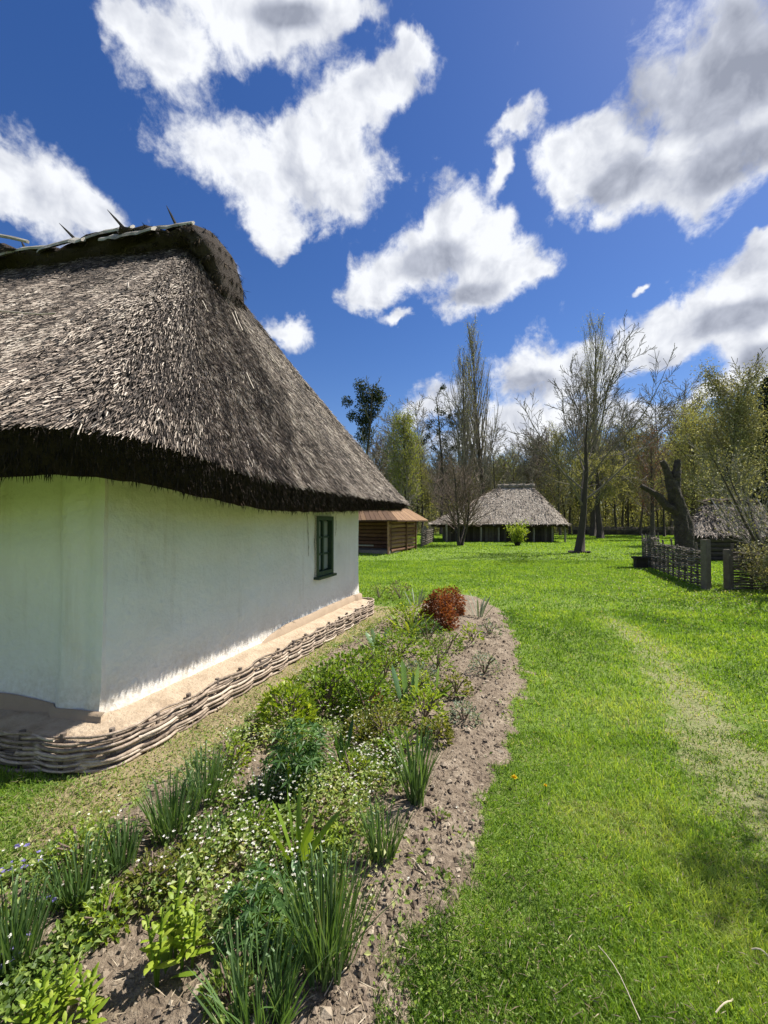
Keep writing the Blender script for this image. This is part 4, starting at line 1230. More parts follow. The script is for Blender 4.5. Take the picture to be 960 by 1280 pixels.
def grow(rng, base, d, L_, r0, lvl, cfg, segs, tips):
    n = cfg['n'][lvl]; pts = [np.asarray(base, float)]; d = nrm(d)
    dirs = [d]
    for i in range(n):
        d = nrm(d + rng.normal(0, cfg['wander'][lvl], 3) + np.array([0, 0, cfg['trop'][lvl]]))
        pts.append(pts[-1] + d * L_ / n); dirs.append(d)
    tp = cfg.get('taper', (0.35, 0.3, 0.25, 0.3))[lvl]
    segs.append((lvl, np.array(pts), r0 * np.linspace(1, tp, n + 1)))
    if lvl + 1 >= len(cfg['n']):
        tips.extend(pts[1:]); return
    k = cfg['kids'][lvl]; k = int(k * rng.uniform(0.8, 1.2) + 0.5)
    f0 = cfg['start'][lvl]
    for c in range(k):
        f = f0 + (1 - f0) * ((c + rng.random()) / k) ** cfg.get('bias', 1.0)
        f = min(f, 0.99); i = int(f * n); u = f * n - i
        p = pts[i] * (1 - u) + pts[i + 1] * u
        dd = dirs[i + 1]
        az = rng.uniform(0, 2 * math.pi) if lvl else (c * 2.4 + rng.normal(0, 0.4))
        a = nrm(np.cross(dd, [0.31, 0.2, 0.93] if abs(dd[2]) < 0.9 else [1, 0.1, 0])); b = np.cross(dd, a)
        ang = R(cfg['ang'][lvl] * rng.uniform(0.75, 1.25))
        nd = dd * math.cos(ang) + (a * math.cos(az) + b * math.sin(az)) * math.sin(ang)
        rr = r0 * (1 + (tp - 1) * f)
        shape = cfg['shape'](f) if lvl == 0 else (1 - 0.55 * f)
        grow(rng, p, nd, L_ * cfg['ratio'][lvl] * shape * rng.uniform(0.75, 1.2), min(rr * 0.8, rr * cfg['rr'][lvl]), lvl + 1, cfg, segs, tips)


def plant_tree(name, label, loc, H, cfg, seed, r0, bark, twig, leaf=None, group=None, base_flare=1.35, twig_min=0.0, lean=(0, 0)):
    rng = np.random.default_rng(seed)
    t = thing(name, label, 'tree', (loc[0], loc[1], 0), group)
    segs, tips = [], []
    for st in range(cfg.get('stems', 1)):
        d = np.array([lean[0], lean[1], 1.0]); b = np.array([loc[0], loc[1], -0.05])
        if cfg.get('stems', 1) > 1:
            a = st * 2 * math.pi / cfg['stems'] + rng.random(); s_ = cfg['splay']
            d = np.array([math.cos(a) * s_, math.sin(a) * s_, 1.0]); b = b + np.array([math.cos(a), math.sin(a), 0]) * cfg.get('foot', 0.12)
        grow(rng, b, d, H * cfg.get('trunk', 0.9) * rng.uniform(0.9, 1.05), r0, 0, cfg, segs, tips)
    mt, mc_ = MB(), MB()
    for lvl, pts, rad in segs:
        if lvl == 0:
            rad = rad.copy(); rad[0] *= base_flare
            tube(mt, pts, rad, 9, float(rng.uniform(0.3, 0.6)))
        else:
            tube(mc_, pts, np.maximum(rad, twig_min), (6, 4, 3)[min(lvl - 1, 2)], float(np.clip(rng.normal(0.5, 0.2), 0, 1)), caps=False)
    mt.build('trunk', bark, t, smooth=True); mc_.build('crown', twig, t)
    tips = np.array(tips)
    if leaf:
        mat, n, size, sprd, dr = leaf
        m_ = MB(); b = tips[rng.integers(0, len(tips), n)] + rng.normal(0, sprd, (n, 3))
        leaves(m_, b, rand_dirs(rng, n, -0.2), rng.uniform(0.6, 1.3, n) * size, size * 0.6, rng, np.clip(rng.normal(0.5, 0.25, n), 0, 1), 0.15, dr)
        m_.build('foliage', mat, t)
    return t, tips


SPREAD = dict(n=(7, 9, 7, 5), wander=(0.05, 0.09, 0.12, 0.14), trop=(0.03, 0.095, 0.06, 0.05), kids=(14, 12, 10), start=(0.25, 0.18, 0.12), ang=(43, 38, 36), ratio=(0.84, 0.46, 0.42), rr=(0.42, 0.42, 0.5), shape=lambda f: 1.15 - 0.55 * f, trunk=0.62, taper=(0.10, 0.22, 0.3, 0.4))
POPLAR = dict(n=(14, 8, 6), wander=(0.015, 0.05, 0.08), trop=(0.05, 0.20, 0.16), kids=(46, 14), start=(0.16, 0.1), ang=(23, 20), ratio=(0.40, 0.42), rr=(0.34, 0.5), shape=lambda f: 1.25 - 0.95 * f, trunk=1.0, taper=(0.15, 0.3, 0.4))
FOREST = dict(n=(9, 7, 5), wander=(0.035, 0.10, 0.14), trop=(0.03, 0.05, 0.04), kids=(32, 16), start=(0.36, 0.12), ang=(46, 42), ratio=(0.30, 0.44), rr=(0.42, 0.5), shape=lambda f: 1.1 - 0.6 * f, trunk=0.95, taper=(0.2, 0.3, 0.5))
FOREST2 = dict(FOREST, kids=(40, 17), start=(0.25, 0.15), ratio=(0.34, 0.42), ang=(38, 40))
SHRUB = dict(n=(7, 6, 4), wander=(0.09, 0.12, 0.14), trop=(0.06, 0.06, 0.05), kids=(12, 8), start=(0.22, 0.15), ang=(34, 38), ratio=(0.46, 0.45), rr=(0.5, 0.55), shape=lambda f: 1.05 - 0.5 * f, trunk=0.85, stems=5, splay=0.35, taper=(0.3, 0.3, 0.4))

p = at(724, 691)
plant_tree('bare_tree', 'spreading leafless tree on the lawn in front of the barn corner', p, 11.8, SPREAD, 21, 0.20, M['bark'], M['dark_twig'], twig_min=0.010, base_flare=1.45)
m_ = MB()
for k in range(9):
    a = k * 0.7; q = p + np.array([math.cos(a) * 0.42, math.sin(a) * 0.42, 0.04]); box(m_, q, (0.22, 0.16, 0.10), (math.cos(a), math.sin(a), 0.1), var=float(np.random.default_rng(k).random()))
tag(m_.build('root_stones', M['dark_bark']), 'ring of dark clods round the foot of the spreading bare tree', 'stones')
p = np.array([X(741, 46), 46.0])
plant_tree('poplar', 'tall narrow poplar rising behind the spreading bare tree', p, 22.3, POPLAR, 31, 0.30, M['bark'], M['twig'], leaf=(M['bud_leaf'], 2500, 0.13, 0.3, 0.1), twig_min=0.014)
p = np.array([X(582, 52), 52.0])
plant_tree('poplar', 'tallest bare poplar left of the pair behind the barn', p, 23.0, POPLAR, 32, 0.30, M['dark_bark'], M['twig'], leaf=(M['bud_leaf'], 800, 0.15, 0.3, 0.1), twig_min=0.015, lean=(-0.02, 0))
p = np.array([X(604, 54), 54.0])
plant_tree('poplar', 'tallest bare poplar right of the pair behind the barn', p, 26.4, POPLAR, 33, 0.34, M['bark'], M['twig'], leaf=(M['bud_leaf'], 1600, 0.15, 0.3, 0.1), twig_min=0.015)
p = at(575, 682)
plant_tree('small_bare_tree', 'small twiggy reddish bare tree with forked trunk in front of the barn', p, 7.2,
           dict(SHRUB, stems=4, splay=0.30, kids=(24, 13), ratio=(0.50, 0.52), trunk=0.74, start=(0.2, 0.1), trop=(0.03, 0.06, 0.05), ang=(44, 38)), 41, 0.09, M['dark_bark'], M['red_twig'], twig_min=0.0075)


def mist_balls(t, pts, r, rng, n=150):
    for q in pts:
        rr = r * rng.uniform(0.7, 1.25); dd = rand_dirs(rng, n, 0.0)
        m_ = MB(); leaves(m_, q + dd * rr * (rng.random((n, 1)) ** 0.4), rand_dirs(rng, n, -0.1), 0.24, 0.15, rng, rng.random(n), 0.1, 0.1)
        m_.build('mistletoe', M['mistletoe'], t, kind='stuff')


rng = np.random.default_rng(14)
yy = 48.0; p = np.array([X(457, yy), yy])
t, tips = plant_tree('mistletoe_tree', 'ivy choked tree with mistletoe clumps above the cottage eaves', p, 17.5, dict(FOREST, kids=(16, 7), ratio=(0.22, 0.4)), 51, 0.25, M['dark_bark'], M['twig'], twig_min=0.025)
cl = [PD(a, b, yy) for a, b in ((450, 482), (455, 488), (452, 496), (458, 503), (452, 510), (456, 518), (459, 526), (455, 534), (464, 497), (472, 495), (470, 505), (467, 512), (434, 502), (441, 520), (470, 488), (463, 520), (460, 540), (452, 545), (458, 552), (450, 526), (475, 497))]
mist_balls(t, cl, 0.78, rng, 260)
yy = 54.0; p = np.array([X(552, yy), yy])
t, tips = plant_tree('mistletoe_tree', 'slender bare tree dotted with dark mistletoe balls left of the poplars', p, 19.5, dict(FOREST, kids=(20, 8), ratio=(0.24, 0.4)), 52, 0.24, M['dark_bark'], M['twig'], twig_min=0.025)
mist_balls(t, [PD(a, b, yy) for a, b in ((554, 484), (547, 512), (553, 516), (540, 528), (551, 530), (562, 520), (565, 530), (536, 534), (547, 540), (571, 518), (530, 552), (556, 552), (542, 560), (566, 560), (534, 545))], 0.45, rng, 90)
yy = 42.0; p = np.array([X(510, yy), yy])
plant_tree('willow_tree', 'yellow green budding willow above the corner of the cottage roof', p, 13.5, dict(FOREST2, kids=(36, 14), trop=(0.03, 0.10, 0.05)), 53, 0.26, M['bark'], M['twig'], leaf=(M['spring_leaf'], 9000, 0.14, 0.35, 0.3), twig_min=0.02)
p = np.array([X(750, 40), 40.0])
WEEP = dict(n=(7, 8, 7), wander=(0.05, 0.08, 0.05), trop=(0.03, 0.0, -0.32), kids=(16, 18), start=(0.5, 0.25), ang=(50, 50), ratio=(0.36, 0.62), rr=(0.45, 0.4), shape=lambda f: 1.0, trunk=0.8, taper=(0.4, 0.3, 0.5))
plant_tree('weeping_willow', 'weeping willow with hanging pale yellow shoots behind the lawn tree', p, 9.5, WEEP, 54, 0.3, M['bark'], M['twig'], leaf=(M['bud_leaf'], 7000, 0.13, 0.12, 0.5), twig_min=0.016)

# old pollard stump
p = np.array([X(851, 15.2), 15.2]); stump = thing('old_stump_tree', 'thick dead pollard trunk with two broken limbs behind the wattle fence', 'tree', (*p, 0))


def gnarl(name, pts, rad, seed, parent):
    pts = np.array(pts, float); n = 30; u = np.linspace(0, 1, len(pts)); v = np.linspace(0, 1, n)
    q = np.stack([np.interp(v, u, pts[:, k]) for k in range(3)], 1)
    for _ in range(3): q[1:-1] = (q[:-2] + 2 * q[1:-1] + q[2:]) / 4
    r_ = np.interp(v, u, rad)
    tq = np.gradient(q, axis=0); tq /= np.linalg.norm(tq, axis=1)[:, None]
    a = np.cross(tq, [0.2, 1, 0.1]); a /= np.linalg.norm(a, axis=1)[:, None]; b = np.cross(tq, a)
    th = np.arange(20) * 2 * math.pi / 20
    k = 1 + 0.8 * (fbm(np.cos(th)[None] * 1.5 + 3 + 0 * v[:, None], np.sin(th)[None] * 1.5 + v[:, None] * 4, seed) - 0.5) + 0.5 * (fbm(th[None] * 3 + 0 * v[:, None], v[:, None] * 9 + 0 * th[None], seed + 2) - 0.5)
    Pq = q[:, None] + (a[:, None] * np.cos(th)[None, :, None] + b[:, None] * np.sin(th)[None, :, None]) * (r_[:, None] * k)[..., None]
    m_ = MB(); grid(m_, Pq, 0.45, closed=True); m_.add(np.concatenate([Pq[-1], [q[-1] - tq[-1] * 0.08]]), [np.array([[i, (i + 1) % 20, 20] for i in range(20)])], 0.8)
    return m_.build(name, M['stump_wood'], parent, smooth=True)


S = lambda px, py: PD(px, py, 15.2)
gnarl('trunk', [[p[0] + 0.1, p[1], -0.1], S(855, 672), S(854, 650), S(845, 622), S(838, 598)], [0.37, 0.27, 0.24, 0.21, 0.17], 61, stump)
gnarl('limb', [S(848, 640), S(833, 633), S(822, 619), S(801, 607)], [0.165, 0.125, 0.11, 0.08], 62, stump)
gnarl('limb', [S(842, 612), S(836, 594), S(828, 576)], [0.16, 0.125, 0.10], 63, stump)
gnarl('limb', [S(843, 608), S(845, 592), S(848, 575)], [0.18, 0.14, 0.09], 64, stump)

# shrubs and trees at the right
p = at(951, 742)
LS = dict(SHRUB, stems=8, splay=0.55, kids=(8, 7), trunk=0.9, foot=0.32)
plant_tree('blossoming_shrub', 'big loose shrub with pale young leaves leaning over the right fence', p + [1.0, 0.1, 0], 3.9, LS, 71, 0.04, M['bark'], M['twig'], leaf=(M['pale_leaf'], 3600, 0.055, 0.10, 0.2), twig_min=0.005)
plant_tree('low_shrub', 'dense low tangle of twigs and small leaves at the right edge of the lawn', p + [0.5, -0.35, 0], 1.3, dict(SHRUB, stems=12, splay=0.8, foot=0.3), 72, 0.025, M['twig'], M['twig'], leaf=(M['pale_leaf'], 7000, 0.05, 0.10, 0.2), twig_min=0.004)
p = np.array([X(903, 24), 24.0])
plant_tree('young_leaved_tree', 'tree in pale young leaf behind the cellar hut', p, 9.6, dict(FOREST2, kids=(32, 13), start=(0.15, 0.1), ratio=(0.40, 0.45)), 73, 0.2, M['bark'], M['twig'], leaf=(M['pale_leaf'], 22000, 0.10, 0.25, 0.2), twig_min=0.012)
p = np.array([X(868, 28), 28.0])
plant_tree('young_leaved_tree', 'brownish budding tree behind the old stump', p, 8.4, dict(FOREST2, kids=(32, 13), start=(0.15, 0.1), ratio=(0.38, 0.45)), 74, 0.2, M['bark'], M['red_twig'], leaf=(M['bud_leaf'], 14000, 0.09, 0.25, 0.2), twig_min=0.012)
p = np.array([X(815, 36), 36.0])
plant_tree('russet_tree', 'russet budding tree between the lawn tree and the stump', p, 10.0, dict(FOREST2, kids=(36, 15), start=(0.2, 0.1), ratio=(0.34, 0.45)), 75, 0.2, M['dark_bark'], M['red_twig'], leaf=(M['rust_leaf'], 2600, 0.07, 0.25, 0.2), twig_min=0.016)

# spruce at the right edge
yy = 36.0; p = np.array([X(962, yy), yy]); sp = thing('spruce', 'dark green spruce at the right edge above the shrubs', 'tree', (*p, 0))
m_ = MB(); tube(m_, [(p[0], p[1], 0), (p[0], p[1], 7), (p[0], p[1], 14.4)], [0.25, 0.17, 0.03], 8, 0.4); m_.build('trunk', M['dark_bark'], sp)
rng = np.random.default_rng(4); m_ = MB(); mt_ = MB()
for k in range(150):
    z = 1.5 + 12.8 * (k / 150) ** 0.9; a = k * 2.4; L_ = (14.6 - z) * 0.24 * rng.uniform(0.75, 1.15) + 0.15
    q = np.array([p[0], p[1], z]); d = np.array([math.cos(a), math.sin(a), -0.25]); u = np.linspace(0, 1, 5)
    pts = q + d[None] * (u * L_)[:, None] + np.array([[0, 0, 1.0]]) * (0.16 * L_ * u ** 2)[:, None]
    tube(mt_, pts, 0.02, 3, 0.5, caps=False)
    n = int(20 + 55 * L_); w = rng.random(n); b = q + d[None] * (w * L_)[:, None] + np.array([[0, 0, 1.0]]) * (0.16 * L_ * w ** 2)[:, None] + rng.normal(0, 0.10, (n, 3)) * np.array([1, 1, 0.5])
    leaves(m_, b, d[None] * 0.6 + rng.normal(0, 0.5, (n, 3)) + [0, 0, -0.3], 0.3, 0.09, rng, rng.random(n), 0.1, 0.2)
mt_.build('branches', M['bark'], sp); m_.build('needles', M['needle'], sp)

# shrubs on the lawn
p = at(647, 682); rng = np.random.default_rng(6)
sh = thing('garden_shrub', 'round yellow green shrub in front of the barn', 'shrub', tuple(p))
m_ = MB(); segs = []
for k in range(46):
    a = rng.uniform(0, 6.28); s_ = rng.uniform(0.0, 0.55); L_ = rng.uniform(0.9, 1.55)
    q = p + np.array([math.cos(a), math.sin(a), 0]) * 0.12; u = np.linspace(0, 1, 5)
    pts = q + np.array([[math.cos(a) * s_, math.sin(a) * s_, 1.0]]) * (u * L_)[:, None] + rng.normal(0, 0.02, (5, 3)); segs.append(pts); tube(m_, pts, [0.014, 0.012, 0.01, 0.008, 0.005], 4, 0.5, caps=False)
m_.build('stems', M['bark'], sh)
P_ = np.concatenate(segs); b = P_[rng.integers(0, len(P_), 2600)] + rng.normal(0, 0.10, (2600, 3)); b = b[b[:, 2] > 0.25]
m_ = MB(); leaves(m_, b, rand_dirs(rng, len(b), 0.4), 0.11, 0.06, rng, np.clip(rng.normal(0.6, 0.25, len(b)), 0, 1), 0.15, 0.2); m_.build('foliage', M['lime_leaf'], sh)

# ---- the wood: a few kinds, each copied
kinds = []
for i, (nm, lab, H, cfg, tw, lf, grp) in enumerate((
        ('forest_tree', 'bare grey forest tree with tall straight trunk in the wood behind the lawn', 17, FOREST, 'twig', None, 'bare trees of the wood'),
        ('forest_tree', 'bare grey forest tree with tall straight trunk in the wood behind the lawn', 20, dict(FOREST, start=(0.5, 0.15)), 'twig', None, 'bare trees of the wood'),
        ('forest_tree', 'bare grey forest tree with tall straight trunk in the wood behind the lawn', 15, FOREST2, 'twig', None, 'bare trees of the wood'),
        ('budding_tree', 'tree in the wood hazed with olive green spring buds', 15, FOREST2, 'twig', ('bud_leaf', 6500, 0.17, 0.5, 0.2), 'budding trees of the wood'),
        ('budding_tree', 'tree in the wood hazed with olive green spring buds', 12, FOREST2, 'twig', ('spring_leaf', 4500, 0.15, 0.45, 0.2), 'budding trees of the wood'),
        ('reddish_tree', 'tree in the wood with a reddish brown haze of twigs', 14, dict(FOREST2, kids=(42, 20)), 'red_twig', None, 'reddish trees of the wood'))):
    t, _ = plant_tree(nm, lab, (0, 0), H, cfg, 200 + i, 0.13 + 0.01 * i, M['dark_bark'] if i % 2 else M['bark'], M[tw], leaf=(M[lf[0]],) + lf[1:] if lf else None, group=grp, twig_min=0.024)
    kinds.append(t)
rng = np.random.default_rng(99)
spots = []
for row, (y0, n) in enumerate(((56, 30), (63, 34), (71, 36), (80, 38), (90, 38))):
    for k in range(n):
        x0 = -14; x1 = y0 * 0.99 + 4
        x = x0 + (x1 - x0) * (k + 0.5 + rng.uniform(-0.45, 0.45)) / n; y = y0 + rng.uniform(-3, 3)
        spots.append((x, y))
for (px, y, kd, sc_) in ((495, 50, 0, 0.85), (528, 55, 1, 0.85), (620, 50, 0, 0.8), (640, 50, 2, 0.7), (668, 49, 0, 0.72), (690, 52, 5, 0.85), (700, 47, 3, 0.75), (712, 53, 1, 0.8), (770, 50, 2, 0.85), (785, 53, 0, 0.85), (800, 46, 3, 0.75), (830, 44, 0, 0.9), (838, 50, 5, 1.0), (880, 42, 3, 0.9), (925, 44, 0, 1.05), (935, 36, 3, 0.8), (660, 56, 4, 0.8), (520, 60, 3, 0.9), (905, 52, 2, 1.15), (860, 55, 1, 0.95)):
    spots.append((X(px, y), y, kd, sc_))
first = set()
for sp_ in spots:
    k = sp_[2] if len(sp_) > 2 else int(rng.choice(6, p=(0.15, 0.12, 0.15, 0.27, 0.18, 0.13)))
    s_ = sp_[3] if len(sp_) > 2 else rng.uniform(0.62, 0.92) * (1.0 + (0.10 if sp_[0] > 28 else 0))
    o = kinds[k] if k not in first else copy_tree(kinds[k])
    first.add(k)
    q_ = sp_[0] / sp_[1] * F + CX
    zone = ('beyond the log storehouse' if q_ < 535 else 'behind the left barn half' if q_ < 630 else 'behind the right barn half' if q_ < 712 else 'behind the spreading lawn tree' if q_ < 790 else
            'behind the dead stump' if q_ < 865 else 'behind the cellar hut' if q_ < 930 else 'at the picture\'s right edge')
    row_ = 'at the wood edge' if sp_[1] < 58 else 'well into the wood' if sp_[1] < 75 else 'deep in the wood'
    look = ('straight bare grey tree', 'tall high branching bare tree', 'low branching bare tree', 'olive budding tree', 'low fresh green tree', 'reddish twiggy tree')[k]
    o['label'] = look + ' ' + row_ + ' ' + zone; o['group'] = look.replace('tree', 'trees') + ' ' + row_ + ' ' + zone
    o.location = (sp_[0], sp_[1], 0); o.rotation_euler[2] = rng.uniform(0, 6.28); o.scale = (s_ * rng.uniform(0.9, 1.2), s_ * rng.uniform(0.9, 1.2), s_)
# undergrowth at the foot of the wood
m_ = MB(); n = 52000
b = np.c_[rng.uniform(-14, 75, n), rng.uniform(53.5, 97, n), rng.random(n) ** 1.7 * 4.6]
b[:, 2] *= 0.4 + 1.2 * fbm(b[:, 0] * 0.25, b[:, 1] * 0.25, 7)
leaves(m_, b, rand_dirs(rng, n, 0.5), 0.45, 0.16, rng, np.clip(rng.normal(0.45, 0.25, n), 0, 1), 0.1, 0.2)
tag(m_.build('undergrowth', M['bud_leaf']), kind='stuff'); bpy.data.objects['undergrowth']['label'] = 'olive undergrowth of saplings and brush below the wood'
m_ = MB(); n = 6000
b = np.c_[rng.uniform(-14, 72, n), rng.uniform(53, 96, n), np.full(n, -0.05)]
straps(m_, b, rng.uniform(0, 6.28, n), rng.uniform(0, 0.25, n), rng.uniform(1.2, 5.0, n), 0.05, rng, rng.random(n), 0.2, 3, 0.8)
tag(m_.build('saplings', M['twig']), kind='stuff'); bpy.data.objects['saplings']['label'] = 'thin bare saplings crowding below the wood'
# far edge of the wood
m_ = MB(); n = 60000
xx = rng.uniform(-50, 140, n); hh = 11 + 5 * fbm(xx * 0.06, xx * 0, 17) + 3 * fbm(xx * 0.4, xx * 0, 18)
b = np.c_[xx, rng.uniform(98, 118, n), rng.random(n) * hh]
leaves(m_, b, rand_dirs(rng, n, 0.3), 1.1, 0.32, rng, np.clip(rng.normal(0.4, 0.25, n), 0, 1), 0.1, 0.1)
tag(m_.build('far_wood', M['brush']), kind='stuff'); bpy.data.objects['far_wood']['label'] = 'far brown mass of the wood closing the horizon'
# a tree standing just right of the picture, whose shade falls on the grass at the lower right
p = np.array([4.75, 2.75])
plant_tree('shade_tree', 'slim young tree just outside the picture shading the grass at lower right', p, 5.3, dict(FOREST, kids=(14, 9), start=(0.62, 0.1), ratio=(0.27, 0.5)), 88, 0.06, M['bark'], M['twig'], leaf=(M['spring_leaf'], 700, 0.075, 0.16, 0.2), twig_min=0.005)

# ------------------------------------------------------------------ GRASS
rng = np.random.default_rng(2024)


def scatter(n, xr, yr):
    return np.c_[rng.uniform(*xr, n), rng.uniform(*yr, n)]


def wedge(n, y0, y1, left=-1.02, right=1.0, power=1.0):
    """points spread evenly over the ground seen between two distances"""
    u = rng.random(n)
    y = np.sqrt(y0 * y0 + (y1 * y1 - y0 * y0) * u) if power == 1.0 else y0 * (y1 / y0) ** u
    x = y * rng.uniform(left, right, n)
    return np.c_[x, y]


def lawn_keep(P, loose=0.0):
    soil, dry, worn, bed, band, hd, pd = masks(P)
    keep = (rng.random(len(P)) > np.clip(soil * 1.05, 0, 1)) & (hd > 0.33)
    keep &= rng.random(len(P)) > worn * 0.62
    keep &= rng.random(len(P)) > dry * 0.72
    return keep, soil, dry, worn, hd


def blades(mb, P, hmean, wmin, wk, seg, short=1.0):
    keep, soil, dry, worn, hd = lawn_keep(P)
    P = P[keep]; dry = dry[keep]; worn = worn[keep]
    n = len(P); dist = np.hypot(P[:, 0], P[:, 1])
    patch = fbm(P[:, 0] * 1.4, P[:, 1] * 1.4, 131); fine = fbm(P[:, 0] * 6, P[:, 1] * 6, 133)
    h = hmean * rng.uniform(0.5, 1.35, n) * (0.55 + 0.9 * patch) * (1 - 0.5 * worn) * (1 - 0.45 * dry)
    w = np.maximum(wmin, wk * dist) * rng.uniform(0.7, 1.3, n)
    v = 0.42 + 1.15 * (patch - 0.5) + 0.10 * sstep(dist, 3.2, 1.6) + 0.55 * (fine - 0.5) + rng.normal(0, 0.13, n)
    v = 0.44 + (v - 0.44) * (1 - 0.55 * sstep(dist, 5, 16)); v = np.clip(v, 0.02, 0.76)
    straw = rng.random(n) < (0.06 * sstep(dist, 12, 4) + 0.20 * sstep(fine, 0.52, 0.75) * sstep(dist, 9, 4) + 0.5 * dry + 0.45 * worn)
    v = np.where(straw, rng.uniform(0.78, 1.0, n), v)
    lean = np.abs(rng.normal(0.42, 0.36, n)) + 0.5 * straw
    straps(mb, P3(P, -0.004), rng.uniform(0, 6.28, n), lean, h, w, rng, v, rng.uniform(0.2, 1.3, n), seg, 0.9)


gm = MB()
blades(gm, wedge(175000, 1.10, 3.2, power=0), 0.050, 0.0034, 0.0015, 3)
blades(gm, wedge(140000, 3.0, 7.5), 0.058, 0.005, 0.0018, 2)
blades(gm, wedge(150000, 7.2, 17, left=-0.25), 0.055, 0.010, 0.0020, 2)
blades(gm, wedge(130000, 16, 52, left=-0.12), 0.065, 0.02, 0.0024, 2)
gr_o = gm.build('grass', M['grass'], kind='stuff'); gr_o['label'] = 'short spring grass of the lawn'
m_ = MB(); P = wedge(7000, 1.1, 6.0, power=0); P = P[(poly_sd(P, BED) < -0.02) & (-poly_sd(P, HOUSE) > 0.4)]; n = len(P); a = rng.uniform(0, 6.28, n)
leaves(m_, P3(P, 0.012) + np.c_[np.zeros((n, 2)), rng.random(n) * 0.03], np.c_[np.cos(a), np.sin(a), rng.normal(0.15, 0.3, n)], rng.uniform(0.015, 0.055, n), 0.0026, rng, np.clip(rng.normal(0.45, 0.3, n), 0, 1), 0.2, 0.1)
m_.build('dead_grass', M['straw'], kind='stuff')['label'] = 'dead straw coloured bits lying among the grass'
# clover and small broad leaves mixed into the lawn
m_ = MB(); P = wedge(16000, 1.1, 6.5, power=0); keep, *_ = lawn_keep(P); P = P[keep]
cl_ = fbm(P[:, 0] * 2.3, P[:, 1] * 2.3, 141); P = P[cl_ > 0.50]
n = len(P); a = rng.uniform(0, 6.28, n)
leaves(m_, P3(P, 0.012) + np.c_[np.zeros((n, 2)), rng.random(n) * 0.025], np.c_[np.cos(a), np.sin(a), rng.uniform(0.1, 0.8, n)], rng.uniform(0.009, 0.019, n), 0.010, rng, np.clip(rng.normal(0.5, 0.25, n), 0, 1), 0.2, 0.2)
m_.build('clover', M['herb_leaf'], kind='stuff')['label'] = 'clover and small weeds in the lawn'
# pale small flowers in the grass near the gate
m_ = MB(); n = 2600
P = np.c_[rng.normal(7.6, 2.6, n), rng.normal(9.6, 2.4, n)]; keep, *_ = lawn_keep(P); P = P[keep & (P[:, 0] < P[:, 1] * 1.0)]
leaves(m_, P3(P, 0.05), rand_dirs(rng, len(P), 0.8), 0.032, 0.028, rng, np.clip(rng.normal(0.6, 0.25, len(P)), 0, 1), 0.1, 0.0)
m_.build('lawn_flowers', M['pale_leaf'], kind='stuff')['label'] = 'scattered pale small flowers in the grass by the gate'

# ------------------------------------------------------------------ THE FLOWER BED


def in_bed(n, margin=0.0, y1=7.2):
    lo = BED.min(0); hi = BED.max(0)
    P = wedge(n * 6, 0.85, y1, -1.3, 0.35, power=0)
    d = poly_sd(P, BED); P = P[d > margin]
    return P[:n]


# clods and crumbs of soil
m_ = MB(); P = in_bed(22000, -0.03)
band = poly_sd(P, SOILBAND); keep = rng.random(len(P)) < np.where(band > -0.1, 1.0, 0.45); P = P[keep]
n = len(P); octv = np.array([[1, 0, 0], [-1, 0, 0], [0, 1, 0], [0, -1, 0], [0, 0, 1], [0, 0, -1]], float)
octf = np.array([[0, 2, 4], [2, 1, 4], [1, 3, 4], [3, 0, 4], [2, 0, 5], [1, 2, 5], [3, 1, 5], [0, 3, 5]])
sz = np.exp(rng.normal(-5.35, 0.6, n)) * (0.8 + 0.12 * np.hypot(P[:, 0], P[:, 1]))
sz = np.minimum(sz, 0.021)
V = octv[None] * rng.uniform(0.75, 1.2, (n, 6, 1)) * sz[:, None, None] * np.array([1, 1, 0.75]) + rng.normal(0, 0.12, (n, 6, 3)) * sz[:, None, None]
ca, sa = np.cos(rng.uniform(0, 6.28, n)), np.sin(rng.uniform(0, 6.28, n))
Vx = V[..., 0] * ca[:, None] - V[..., 1] * sa[:, None]; Vy = V[..., 0] * sa[:, None] + V[..., 1] * ca[:, None]
V = np.stack([Vx, Vy, V[..., 2]], -1) + (P3(P) + np.c_[np.zeros((n, 2)), sz * 0.25])[:, None]
m_.add(V.reshape(-1, 3), [(np.arange(n)[:, None, None] * 6 + octf[None]).reshape(-1, 3)], np.repeat(np.clip(rng.normal(0.5, 0.22, n), 0, 1), 6))
m_.build('soil_clods', M['soil_clod'], kind='stuff')['label'] = 'crumbly clods of dug soil in the flower bed'
# straw, dead stems and leaf litter
m_ = MB(); P = np.concatenate([in_bed(1500), scatter(900, (-2.2, 0.2), (1.6, 5.5))]); _, _, _, _, _, hd, _ = masks(P); P = P[hd > 0.36]; n = len(P); a = rng.uniform(0, 6.28, n)
leaves(m_, P3(P, 0.012), np.c_[np.cos(a), np.sin(a), rng.normal(0.05, 0.2, n)], rng.uniform(0.02, 0.09, n), 0.0038, rng, rng.random(n) * 0.8, 0.3, 0.0)
m_.build('straw_litter', M['straw'], kind='stuff')['label'] = 'bits of straw and dead stems lying on the soil'
